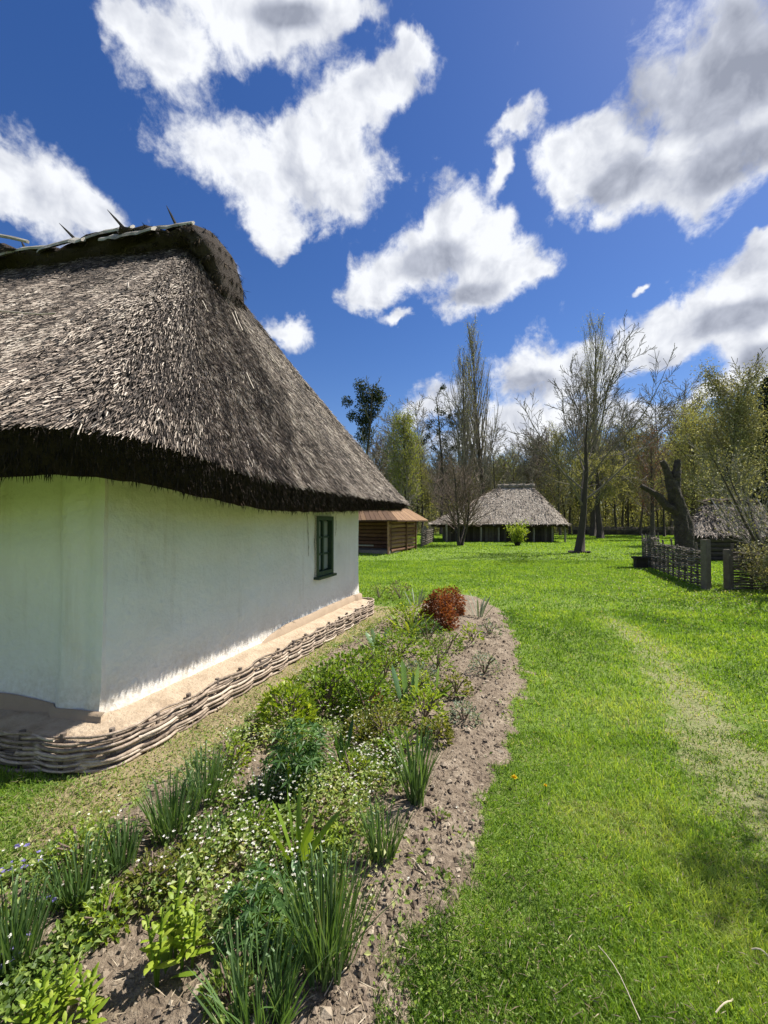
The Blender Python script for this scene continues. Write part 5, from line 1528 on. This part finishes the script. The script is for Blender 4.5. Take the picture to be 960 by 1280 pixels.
# low cover of small leaves with white flowers
P = in_bed(52000, 0.0); band = poly_sd(P, SOILBAND)
dens_ = fbm(P[:, 0] * 2.6, P[:, 1] * 2.6, 151); bare = np.exp(-(((P - G(165, 1235)) / 0.15) ** 2).sum(1)) + np.exp(-(((P - G(285, 1130)) / 0.10) ** 2).sum(1)) + np.exp(-(((P - G(40, 1190)) / 0.12) ** 2).sum(1))
keep = (rng.random(len(P)) < sstep(-band, -0.02, 0.20) * sstep(dens_, 0.36, 0.60)) & (bare < 0.55)
few = (band > 0.03) & (dens_ > 0.64) & (rng.random(len(P)) < 0.10)
P = P[keep | few]; n = len(P); a = rng.uniform(0, 6.28, n)
kind_ = fbm(P[:, 0] * 3.1 + 5, P[:, 1] * 3.1, 153)
zz = rng.random(n) ** 1.3 * (0.03 + 0.13 * sstep(kind_, 0.35, 0.7))
m_ = MB(); dist = np.hypot(P[:, 0], P[:, 1])
leaves(m_, P3(P, 0.01) + np.c_[np.zeros((n, 2)), zz], np.c_[np.cos(a), np.sin(a), rng.uniform(0.0, 1.0, n)], rng.uniform(0.014, 0.036, n) * (0.85 + 0.1 * dist), rng.uniform(0.012, 0.022, n), rng, np.clip(0.5 + 1.1 * (kind_ - 0.5) + rng.normal(0, 0.22, n), 0, 1), 0.2, 0.2)
m_.build('ground_cover', M['cover_leaf'], kind='stuff')['label'] = 'low mixed cover of small leaves in the flower bed'
wf = sstep(fbm(P[:, 0] * 1.9 + 1, P[:, 1] * 1.9, 155), 0.40, 0.58)
spots_w = [(315, 985), (430, 890), (345, 1010), (470, 985), (400, 960), (300, 960), (520, 1000), (450, 930), (500, 850), (525, 845), (580, 880), (605, 825), (480, 880), (560, 835), (460, 990), (370, 1020), (290, 1100), (470, 1010)]
wsp = sum(np.exp(-(((P - G(*q_)) / 0.17) ** 2).sum(1)) for q_ in spots_w)
Pf = P[(rng.random(n) < np.clip(0.04 * wf + 0.14 * wsp, 0, 0.25)) & (P[:, 0] > -1.9)]
nf = len(Pf); m_ = MB(); c_ = P3(Pf, 0.03) + np.c_[np.zeros((nf, 2)), rng.uniform(0.02, 0.15, nf)]
for k in range(4):
    a = k * math.pi / 2 + rng.uniform(0, 1, nf)
    leaves(m_, c_, np.c_[np.cos(a), np.sin(a), rng.uniform(0.0, 0.7, nf)], rng.uniform(0.0055, 0.010, nf) * (0.8 + 0.13 * np.hypot(*Pf.T)), 0.0075, rng, rng.random(nf), 0.1, 0.1)
m_.build('white_flowers', M['white_petal'], kind='stuff')['label'] = 'tiny white blossoms scattered over the flower bed'
m_ = MB(); q = np.concatenate([G(*w_)[None] + rng.normal(0, 0.03, (4, 2)) for w_ in ((8, 1105), (25, 1085), (33, 1100), (22, 1225), (5, 1242), (42, 1098), (60, 1160))])
for k in range(5):
    a = k * 1.257 + rng.uniform(0, 0.5, len(q)); leaves(m_, P3(q, 0.06), np.c_[np.cos(a), np.sin(a), 0.35 + 0 * a], 0.014, 0.012, rng, rng.random(len(q)), 0.1, 0.1)
m_.build('violet_flowers', M['violet_petal'], kind='stuff')['label'] = 'tiny violet flowers at the left end of the bed'
# weeds in the strip between bed and cottage
m_ = MB(); P = scatter(16000, (-2.9, 0.0), (1.5, 6.8)); soil, dry, worn, bed, band, hd, pd = masks(P)
k_ = fbm(P[:, 0] * 2.0, P[:, 1] * 2.0, 161); P = P[(hd > 0.36) & (bed < 0.02) & (hd < 2.2) & (rng.random(len(P)) < 0.15 + sstep(k_, 0.42, 0.62) * 0.8)]
n = len(P); a = rng.uniform(0, 6.28, n)
leaves(m_, P3(P, 0.004) + np.c_[np.zeros((n, 2)), rng.random(n) * 0.03], np.c_[np.cos(a), np.sin(a), rng.uniform(0.1, 0.9, n)], rng.uniform(0.014, 0.035, n), 0.012, rng, np.clip(rng.normal(0.5, 0.25, n), 0, 1), 0.2, 0.2)
m_.build('path_weeds', M['cover_leaf'], kind='stuff')['label'] = 'small weeds in the dry strip along the woven edge'


def daffodils(label, px, py, top, rad, n, seed, lean=0.16, az0=None, w=0.0072, mat='daffodil_leaf'):
    r_ = np.random.default_rng(seed); p = at(px, py)
    d = p[1]; h = (py - top) / F * d * 0.90; rad = rad * 0.85
    t = thing('daffodil_clump', label, 'daffodil clump', tuple(p), 'clumps of daffodil leaves in the bed')
    a = r_.uniform(0, 6.28, n); rr = rad * np.sqrt(r_.random(n))
    b = p[None] + np.c_[np.cos(a) * rr, np.sin(a) * rr, np.full(n, -0.01)]
    az = a + r_.normal(0, 0.5, n)
    m_ = MB(); straps(m_, b, az, np.abs(r_.normal(lean, 0.10, n)) + 0.12 * rr / rad, h * r_.uniform(0.55, 1.08, n), w * r_.uniform(0.7, 1.25, n), r_, np.clip(r_.normal(0.5, 0.2, n), 0, 1), r_.uniform(-0.05, 0.35, n) + 0.8 * (r_.random(n) < 0.07), 5, 0.75)
    m_.build('leaves', M[mat], t, kind='stuff')
    k = max(3, n // 14); m_ = MB()
    for q in range(k):
        i = r_.integers(0, n); x = np.array([math.cos(az[i]), math.sin(az[i]), 0]); L_ = h * r_.uniform(0.75, 1.0)
        tube(m_, [b[i], b[i] + x * 0.05 * L_ + [0, 0, L_ * 0.5], b[i] + x * 0.12 * L_ + [0, 0, L_ * 0.93], b[i] + x * 0.17 * L_ + [0, 0, L_ * 0.95]], [0.003, 0.003, 0.0035, 0.005], 4, 0.75)
    m_.build('flower_stalks', M['daffodil_leaf'], t, kind='stuff')
    return t


daffodils('largest daffodil clump, wide and blue green, beside the bare soil in the foreground', 408, 1200, 1058, 0.105, 230, 1)
daffodils('floppy daffodil clump at the bottom edge left of the largest clump', 322, 1290, 1155, 0.085, 110, 2, 0.26)
daffodils('narrow upright daffodil tuft between the floppy clump and the largest clump', 354, 1275, 1170, 0.02, 22, 3, 0.06)
daffodils('narrow daffodil clump in the bare soil behind the largest clump', 478, 1076, 992, 0.055, 95, 4, 0.10)
daffodils('tall loose daffodil clump standing at the edge of the soil in mid bed', 520, 1002, 893, 0.055, 80, 5, 0.15, w=0.010)
daffodils('dark green daffodil clump at the left edge of the picture', 12, 1208, 1095, 0.09, 170, 6, 0.14)
daffodils('daffodil clump second from the left edge beside the violets', 98, 1128, 1040, 0.085, 130, 7, 0.18)
daffodils('small daffodil clump between the violets and the dry strip', 150, 1086, 1012, 0.065, 90, 8, 0.14)
daffodils('broad daffodil clump at the left border of the bed below the woven corner', 218, 1038, 952, 0.10, 150, 9, 0.16)
daffodils('daffodil clump leaning right behind the broad one at the left border', 258, 1000, 925, 0.11, 130, 10, 0.20)
daffodils('thin daffodil tuft among the white blossoms right of the broad clump', 268, 1062, 1005, 0.02, 16, 11, 0.10)
daffodils('thin daffodil tuft beside the big feathery plant', 326, 1010, 950, 0.03, 26, 12, 0.12)
daffodils('short daffodil tuft in front of the rust coloured bush', 525, 795, 765, 0.13, 70, 13, 0.2)
daffodils('thin daffodil tuft in mid bed left of the tall loose clump', 463, 962, 925, 0.035, 26, 14, 0.14)
daffodils('thin daffodil tuft below the olive bush', 428, 960, 915, 0.035, 30, 15, 0.14)


def broad(name, label, cat, px, py, top, n, seed, w, lean, mat, bend=0.3, group=None, radius=0.03):
    """plant of a few broad sword leaves, every leaf a part"""
    r_ = np.random.default_rng(seed); p = at(px, py); h = (py - top) / F * p[1] * 1.08
    t = thing(name, label, cat, tuple(p), group)
    for k in range(n):
        a = k * 2.4 + r_.normal(0, 0.3); b = p + np.array([math.cos(a), math.sin(a), 0]) * radius * math.sqrt(r_.random()) - [0, 0, 0.01]
        L_ = h * r_.uniform(0.65, 1.08)
        m_ = MB(); uu = np.linspace(0, 1, 8); ang = abs(r_.normal(lean, 0.12)) + np.linspace(0, bend * r_.uniform(0.3, 1.5), 8)
        out = np.array([math.cos(a), math.sin(a), 0]); c_ = b[None] + np.concatenate([[np.zeros(3)], np.cumsum([(out * math.sin(q_) + np.array([0, 0, 1.0]) * math.cos(q_)) * L_ / 7 for q_ in ang[1:]], 0)])
        f_ = a + r_.uniform(-1, 1) + math.pi / 2; sdv_ = np.array([math.cos(f_), math.sin(f_), 0]); crs = np.cross(sdv_, [0, 0, 1.0])
        prof = w * (0.55 + 0.45 * np.sin(np.minimum(uu * 1.9, math.pi / 2 + 0.3))) * np.sqrt(np.clip(1 - uu ** 3.2, 0.0, 1)); prof[-1] = 0.0008
        V = np.stack([c_ - sdv_ * prof[:, None] / 2 + crs * 0.12 * prof[:, None], c_, c_ + sdv_ * prof[:, None] / 2 + crs * 0.12 * prof[:, None]], 1)
        grid(m_, V, float(np.clip(r_.normal(0.5, 0.2), 0, 1))); m_.build('leaf', M[mat], t, smooth=True)
    return t


broad('iris', 'iris fan of broad dark sword leaves behind the largest daffodil clump', 'iris', 372, 1078, 1000, 9, 21, 0.034, 0.26, 'herb_leaf')
broad('broad_leaved_plant', 'two big pale rounded leaves leaning on the largest daffodil clump', 'plant', 384, 1102, 1070, 2, 22, 0.06, 0.45, 'pale_iris', 0.9)
broad('iris', 'small young iris shoot in front of the big feathery plant', 'iris', 365, 992, 938, 4, 23, 0.030, 0.12, 'lime_leaf')
broad('iris', 'pale blue green iris with stiff wide leaves in mid bed', 'iris', 511, 885, 832, 6, 24, 0.062, 0.12, 'pale_iris', 0.1, radius=0.06)
broad('iris', 'iris clump with pale leaves near the woven edge in the far bed', 'iris', 470, 812, 778, 9, 25, 0.07, 0.35, 'pale_iris', 0.5, radius=0.12)
broad('iris', 'dark iris leaves below the feathery plant among white blossoms', 'iris', 428, 955, 912, 6, 26, 0.035, 0.22, 'dark_leaf', 0.2)
broad('day_lily', 'day lily with arching green leaves right of the pale iris', 'day lily', 545, 872, 832, 16, 27, 0.035, 0.5, 'herb_leaf', 0.8, radius=0.08)
broad('day_lily', 'day lily tuft at the far left of the bed by the dry grass', 'day lily', 480, 830, 800, 14, 28, 0.04, 0.5, 'lime_leaf', 0.8, radius=0.1)
broad('day_lily', 'arching day lily left of the rust coloured bush', 'day lily', 512, 790, 755, 20, 29, 0.045, 0.5, 'lime_leaf', 0.7, radius=0.16)
broad('grey_tuft', 'silvery grey tuft at the far end of the bed left of the rust coloured bush', 'plant', 520, 757, 735, 16, 30, 0.03, 0.35, 'grey_leaf', 0.3, radius=0.14)
broad('grey_tuft', 'grey green tuft right of the rust coloured bush', 'plant', 598, 772, 742, 12, 31, 0.03, 0.3, 'grey_leaf', 0.4, radius=0.1)


def mound(name, label, cat, px, py, top, wpx, n, leaf, mat, seed, up=0.5, width=0.45, shell=0.5, droop=0.25, group=None, stems=9):
    """leafy mound: stems and the joined foliage"""
    r_ = np.random.default_rng(seed); p = at(px, py); sc_ = p[1] / F
    h = (py - top) * sc_ * 1.05; rx = wpx * sc_ / 2
    t = thing(name, label, cat, tuple(p), group)
    m_ = MB()
    dd = rand_dirs(r_, n, 0.25); dd[:, 2] = np.abs(dd[:, 2])
    lum = 0.75 + 0.5 * fbm(dd[:, 0] * 2.2 + 5, dd[:, 1] * 2.2 + dd[:, 2] * 2.2, seed)
    k = (shell + (1 - shell) * r_.random(n) ** 0.5)
    b = p[None] + dd * np.array([rx, rx, h]) * (k * lum)[:, None]
    ds = dd * np.array([1, 1, 0.6]) + np.array([[0, 0, up]]) + r_.normal(0, 0.45, (n, 3))
    leaves(m_, b, ds, r_.uniform(0.6, 1.3, n) * leaf, leaf * width, r_, np.clip(r_.normal(0.5, 0.22, n) + 0.35 * (lum - 1), 0, 1), 0.2, droop)
    m_.build('foliage', M[mat], t)
    m_ = MB()
    for q in range(stems):
        a = r_.uniform(0, 6.28); e_ = p + np.array([math.cos(a) * rx * 0.7, math.sin(a) * rx * 0.7, h * r_.uniform(0.6, 0.9)])
        tube(m_, [p - [0, 0, 0.02], (p + e_) / 2 + [0, 0, h * 0.12], e_], [0.006, 0.005, 0.003], 4, 0.5, caps=False)
    m_.build('stems', M['red_twig'], t)
    return t


def palmate(name, label, cat, px, py, top, wpx, n, leaf, mat, seed, fingers=8):
    """plant of hand shaped leaves, each a star of leaflets"""
    r_ = np.random.default_rng(seed); p = at(px, py); sc_ = p[1] / F
    h = (py - top) * sc_; rx = wpx * sc_ / 2
    t = thing(name, label, cat, tuple(p))
    dd = rand_dirs(r_, n, 0.4); dd[:, 2] = np.abs(dd[:, 2])
    c_ = p[None] + dd * np.array([rx, rx, h]) * (0.55 + 0.45 * r_.random((n, 1)))
    m_ = MB(); nn = nrm([0, 0, 1])
    up_ = dd * 0.6 + [0, 0, 0.7] + r_.normal(0, 0.2, (n, 3)); up_ /= np.linalg.norm(up_, axis=1)[:, None]
    a_, b_ = frame_for(up_)
    for f_ in range(fingers):
        th_ = f_ * 2 * math.pi / fingers + r_.uniform(0, 0.3, n)
        d_ = a_ * np.cos(th_)[:, None] + b_ * np.sin(th_)[:, None] + up_ * 0.25
        leaves(m_, c_, d_, leaf * r_.uniform(0.8, 1.15, n), leaf * 0.28, r_, np.clip(r_.normal(0.5, 0.2, n), 0, 1), 0.15, 0.15)
    m_.build('foliage', M[mat], t)
    m_ = MB()
    for q in range(n): tube(m_, [p, (p + c_[q]) / 2 + [0, 0, h * 0.1], c_[q]], 0.0022, 3, 0.6, caps=False)
    m_.build('stems', M['herb_leaf'], t)
    return t


palmate('lupin', 'lupin with hand shaped leaves left of the largest daffodil clump', 'lupin', 322, 1172, 1095, 105, 60, 0.042, 'dark_leaf', 41)
palmate('lupin', 'smaller pale lupin in front of the first one by the largest daffodil clump', 'lupin', 350, 1195, 1140, 50, 26, 0.036, 'herb_leaf', 42)
palmate('lupin', 'low lupin right of the iris fan', 'lupin', 415, 1062, 1030, 45, 26, 0.034, 'lime_leaf', 43, 6)
palmate('feathery_plant', 'big dark feathery plant in front of the lime green spurge', 'plant', 372, 985, 905, 92, 150, 0.055, 'dark_leaf', 44, 6)
mound('spurge', 'bright lime green spurge with rounded heads in mid bed', 'spurge', 360, 912, 855, 66, 620, 0.058, 'lime_leaf', 51, 0.9, 0.45, 0.7)
mound('peony', 'tall green peony bush nearest the woven edge in the far bed', 'peony', 438, 868, 814, 84, 760, 0.060, 'herb_leaf', 52, 0.5)
mound('peony', 'wide green peony bush behind the lime green spurge', 'peony', 405, 890, 838, 74, 560, 0.056, 'herb_leaf', 53, 0.5)
mound('peony', 'bright green peony bush right of the tall one', 'peony', 458, 888, 836, 64, 520, 0.056, 'herb_leaf', 54, 0.5)
mound('olive_bush', 'small yellowish olive bush in mid bed', 'bush', 483, 925, 884, 62, 420, 0.035, 'olive_leaf', 55, 0.4)
mound('rust_bush', 'rust red barberry bush at the far end of the bed', 'bush', 548, 785, 738, 44, 2600, 0.045, 'rust_leaf', 56, 0.2, 0.6, 0.35)
mound('rust_bush', 'darker rust red barberry behind the larger one', 'bush', 566, 768, 735, 32, 1400, 0.045, 'rust_leaf', 57, 0.2, 0.6, 0.35)
mound('green_mound', 'low green mound left of the rust coloured bush', 'plant', 515, 785, 755, 60, 420, 0.06, 'lime_leaf', 58, 0.4)
mound('green_mound', 'spreading green plant in the middle of the far bed', 'plant', 497, 825, 790, 80, 520, 0.06, 'herb_leaf', 59, 0.4)
mound('green_mound', 'low yellow green plant left of the pale iris', 'plant', 455, 925, 895, 60, 380, 0.04, 'olive_leaf', 60, 0.4)
mound('green_mound', 'low light green plant right of the olive bush', 'plant', 530, 900, 868, 60, 300, 0.045, 'lime_leaf', 61, 0.4)
mound('green_mound', 'small yellow green plant at the left border among daffodils', 'plant', 292, 960, 930, 38, 160, 0.04, 'lime_leaf', 62, 0.5)
mound('white_rock_cress', 'white flowering cushion in the soil by the lawn, in front of the far end', 'flowers', 605, 838, 812, 40, 260, 0.03, 'grey_leaf', 63, 0.5, 0.6)
mound('white_rock_cress', 'white flowering cushion at the edge of the soil beside the tall daffodils', 'flowers', 580, 898, 876, 40, 260, 0.026, 'grey_leaf', 64, 0.5, 0.6)
mound('white_rock_cress', 'long white flowering cushion below the far iris', 'flowers', 522, 848, 826, 55, 360, 0.035, 'grey_leaf', 65, 0.5, 0.6)
mound('sprout', 'small leafy sprout in the soil right of the pale iris', 'plant', 590, 805, 786, 28, 90, 0.06, 'lime_leaf', 66, 0.5)
mound('sprout', 'small grey green sprout in the far soil under the lawn edge', 'plant', 612, 792, 776, 30, 80, 0.06, 'grey_leaf', 67, 0.5)
mound('sprout', 'tiny pale weed alone in the bare soil', 'plant', 547, 1030, 1018, 26, 26, 0.03, 'cover_leaf', 68, 0.1)
mound('sprout', 'yellowish sprout in the soil between the white cushions', 'plant', 570, 868, 848, 36, 110, 0.05, 'olive_leaf', 69, 0.5)
mound('rose_bush', 'thin low rose bush with reddish shoots left of the grey tuft', 'bush', 500, 748, 728, 34, 120, 0.07, 'pale_leaf', 70, 0.3)
mound('rose_bush', 'thin low rose bush nearest the end of the woven edge', 'bush', 474, 748, 730, 34, 120, 0.07, 'cover_leaf', 71, 0.3)
mound('red_sprout', 'rusty red young shoots in mid bed by the olive bush', 'plant', 470, 885, 865, 30, 90, 0.035, 'rust_leaf', 72, 0.6)
mound('yellow_herb', 'patch of bright yellow green herbs between violets and dry strip', 'herb', 100, 1078, 1040, 66, 260, 0.026, 'lime_leaf', 73, 0.5)
mound('yellow_herb', 'low spread of yellow green herbs behind the garden lily', 'herb', 240, 1105, 1072, 110, 420, 0.026, 'olive_leaf', 74, 0.5)


for q_, (px_, py_, tp_, w_, mt_, lb_) in enumerate((
        (545, 838, 808, 46, 'herb_leaf', 'fresh green leafy plant between the pale iris and the white cushion'),
        (520, 868, 838, 50, 'lime_leaf', 'light green leafy plant at the foot of the pale iris'),
        (500, 948, 912, 56, 'herb_leaf', 'green leafy plant left of the tall loose daffodils'),
        (545, 925, 900, 44, 'olive_leaf', 'small olive plant at the soil edge above the tall daffodils'),
        (440, 985, 950, 60, 'lime_leaf', 'low lime green plant between the feathery plant and the daffodils'),
        (320, 1045, 1015, 62, 'herb_leaf', 'low green plant left of the iris fan'),
        (560, 812, 788, 40, 'herb_leaf', 'small green plant below the rust coloured bush'),
        (535, 800, 772, 46, 'dark_leaf', 'dark green plant at the left foot of the rust coloured bush'),
        (190, 1110, 1080, 70, 'olive_leaf', 'low olive herb patch in the foreground left of the lily'),
        (130, 1160, 1130, 60, 'lime_leaf', 'low bright herb patch between the left daffodils and the lily'),
        (478, 855, 815, 60, 'herb_leaf', 'bushy green plant right of the peonies'),
        (285, 1250, 1215, 60, 'cover_leaf', 'low leafy weed at the bottom edge left of the floppy daffodils'))):
    mound('leafy_plant', lb_, 'plant', px_, py_, tp_, w_, 280, 0.030 + 0.012 * (py_ < 960), mt_, 500 + q_, 0.5, 0.45, 0.45)


def lily(label, px, py, top, n, seed, leaf=0.075, spread=0.06):
    """upright shoots ringed with pointed leaves, every leaf a part"""
    r_ = np.random.default_rng(seed); p = at(px, py); h = (py - top) / F * p[1]
    t = thing('garden_lily', label, 'lily', tuple(p), 'garden lilies')
    for s_ in range(n):
        a = r_.uniform(0, 6.28); b = p + np.array([math.cos(a), math.sin(a), 0]) * spread * math.sqrt(r_.random()); L_ = h * r_.uniform(0.65, 1.0)
        tp_ = b + np.array([r_.normal(0, 0.12), r_.normal(0, 0.12), 1.0]) * L_
        m_ = MB(); tube(m_, [b - [0, 0, 0.02], (b + tp_) / 2, tp_], [0.006, 0.005, 0.003], 5, 0.4); st_ = m_.build('stem', M['herb_leaf'], t)
        k = int(12 + 6 * r_.random())
        for q in range(k):
            f_ = 0.22 + 0.78 * q / k; az = q * 2.4; c_ = b + (tp_ - b) * f_; l_ = leaf * (1.25 - 0.75 * f_) * r_.uniform(0.8, 1.2)
            m_ = MB(); u_ = np.linspace(0, 1, 5); el = 0.35 + 0.75 * f_
            out = np.array([math.cos(az) * math.cos(el), math.sin(az) * math.cos(el), math.sin(el)]); sd_ = np.array([-math.sin(az), math.cos(az), 0])
            cc_ = c_[None] + out[None] * (u_ * l_)[:, None] - np.array([[0, 0, 1.0]]) * (0.35 * l_ * u_ ** 2)[:, None]
            pw = l_ * 0.15 * np.sin(np.pi * np.clip(u_ * 0.9 + 0.08, 0, 1)); pw[-1] = 0.0005; nv_ = np.cross(sd_, out)
            grid(m_, np.stack([cc_ - sd_ * pw[:, None] + nv_ * 0.3 * pw[:, None], cc_, cc_ + sd_ * pw[:, None] + nv_ * 0.3 * pw[:, None]], 1), float(np.clip(r_.normal(0.55, 0.2), 0, 1)))
            m_.build('leaf', M['lime_leaf'], t, smooth=True)
    return t


lily('garden lily with tall lime green shoots standing over bare soil in the foreground', 218, 1208, 1110, 8, 81, 0.075)
lily('low garden lily shoots at the bottom left corner of the bed', 70, 1292, 1232, 10, 82, 0.06, 0.12)
broad('broad_leaved_plant', 'pair of broad low leaves at the foot of the garden lily', 'plant', 212, 1215, 1165, 2, 83, 0.038, 0.7, 'herb_leaf', 0.8)
# things lying and growing on the lawn
for (px, py, lab) in ((643, 984, 'yellow dandelion flower in the lawn close to the bed'), (682, 994, 'smaller yellow dandelion bud right of the open one')):
    p = at(px, py); t = thing('dandelion', lab, 'dandelion', tuple(p)); m_ = MB(); n = 46; sc_ = 1.0 if px < 660 else 0.55
    d_ = rand_dirs(rng, n, 0.6); d_[:, 2] = np.abs(d_[:, 2]) * 0.6
    leaves(m_, np.repeat((p + [0, 0, 0.055])[None], n, 0), d_, 0.021 * sc_, 0.006, rng, rng.random(n), 0.1, 0.0); m_.build('flower', M['yellow_petal'], t)
    m_ = MB(); tube(m_, [p, p + [0, 0, 0.055]], 0.003, 5, 0.6); m_.build('stem', M['herb_leaf'], t)
for (a, b, lab, r_, up_) in (((748, 1200), (800, 1292), 'long straight dry grass stalk lying in the lawn', 0.0014, 0.05), ((940, 1204), (965, 1216), 'short white dry twig at the right edge of the lawn', 0.0025, 0.05), ((895, 1282), (916, 1260), 'curved pale dry stem at the bottom right of the lawn', 0.002, 0.04), ((512, 1078), (532, 1092), 'pale dry stem lying on the bare soil', 0.003, 0.01), ((405, 1235), (437, 1200), 'thin dry stem on the soil below the largest daffodil clump', 0.0022, 0.01)):
    A = at(*a); B = at(*b); u = np.linspace(0, 1, 7)[:, None]
    m_ = MB(); pts = A + (B - A) * u; pts[:, 2] = height(pts[:, :2]) + up_ + 0.01 * np.sin(u[:, 0] * 5); pts[:, 0] += 0.01 * np.sin(u[:, 0] * 3)
    tube(m_, pts, r_, 5, 0.85); tag(m_.build('dry_stalk', M['straw']), lab, 'stalk')
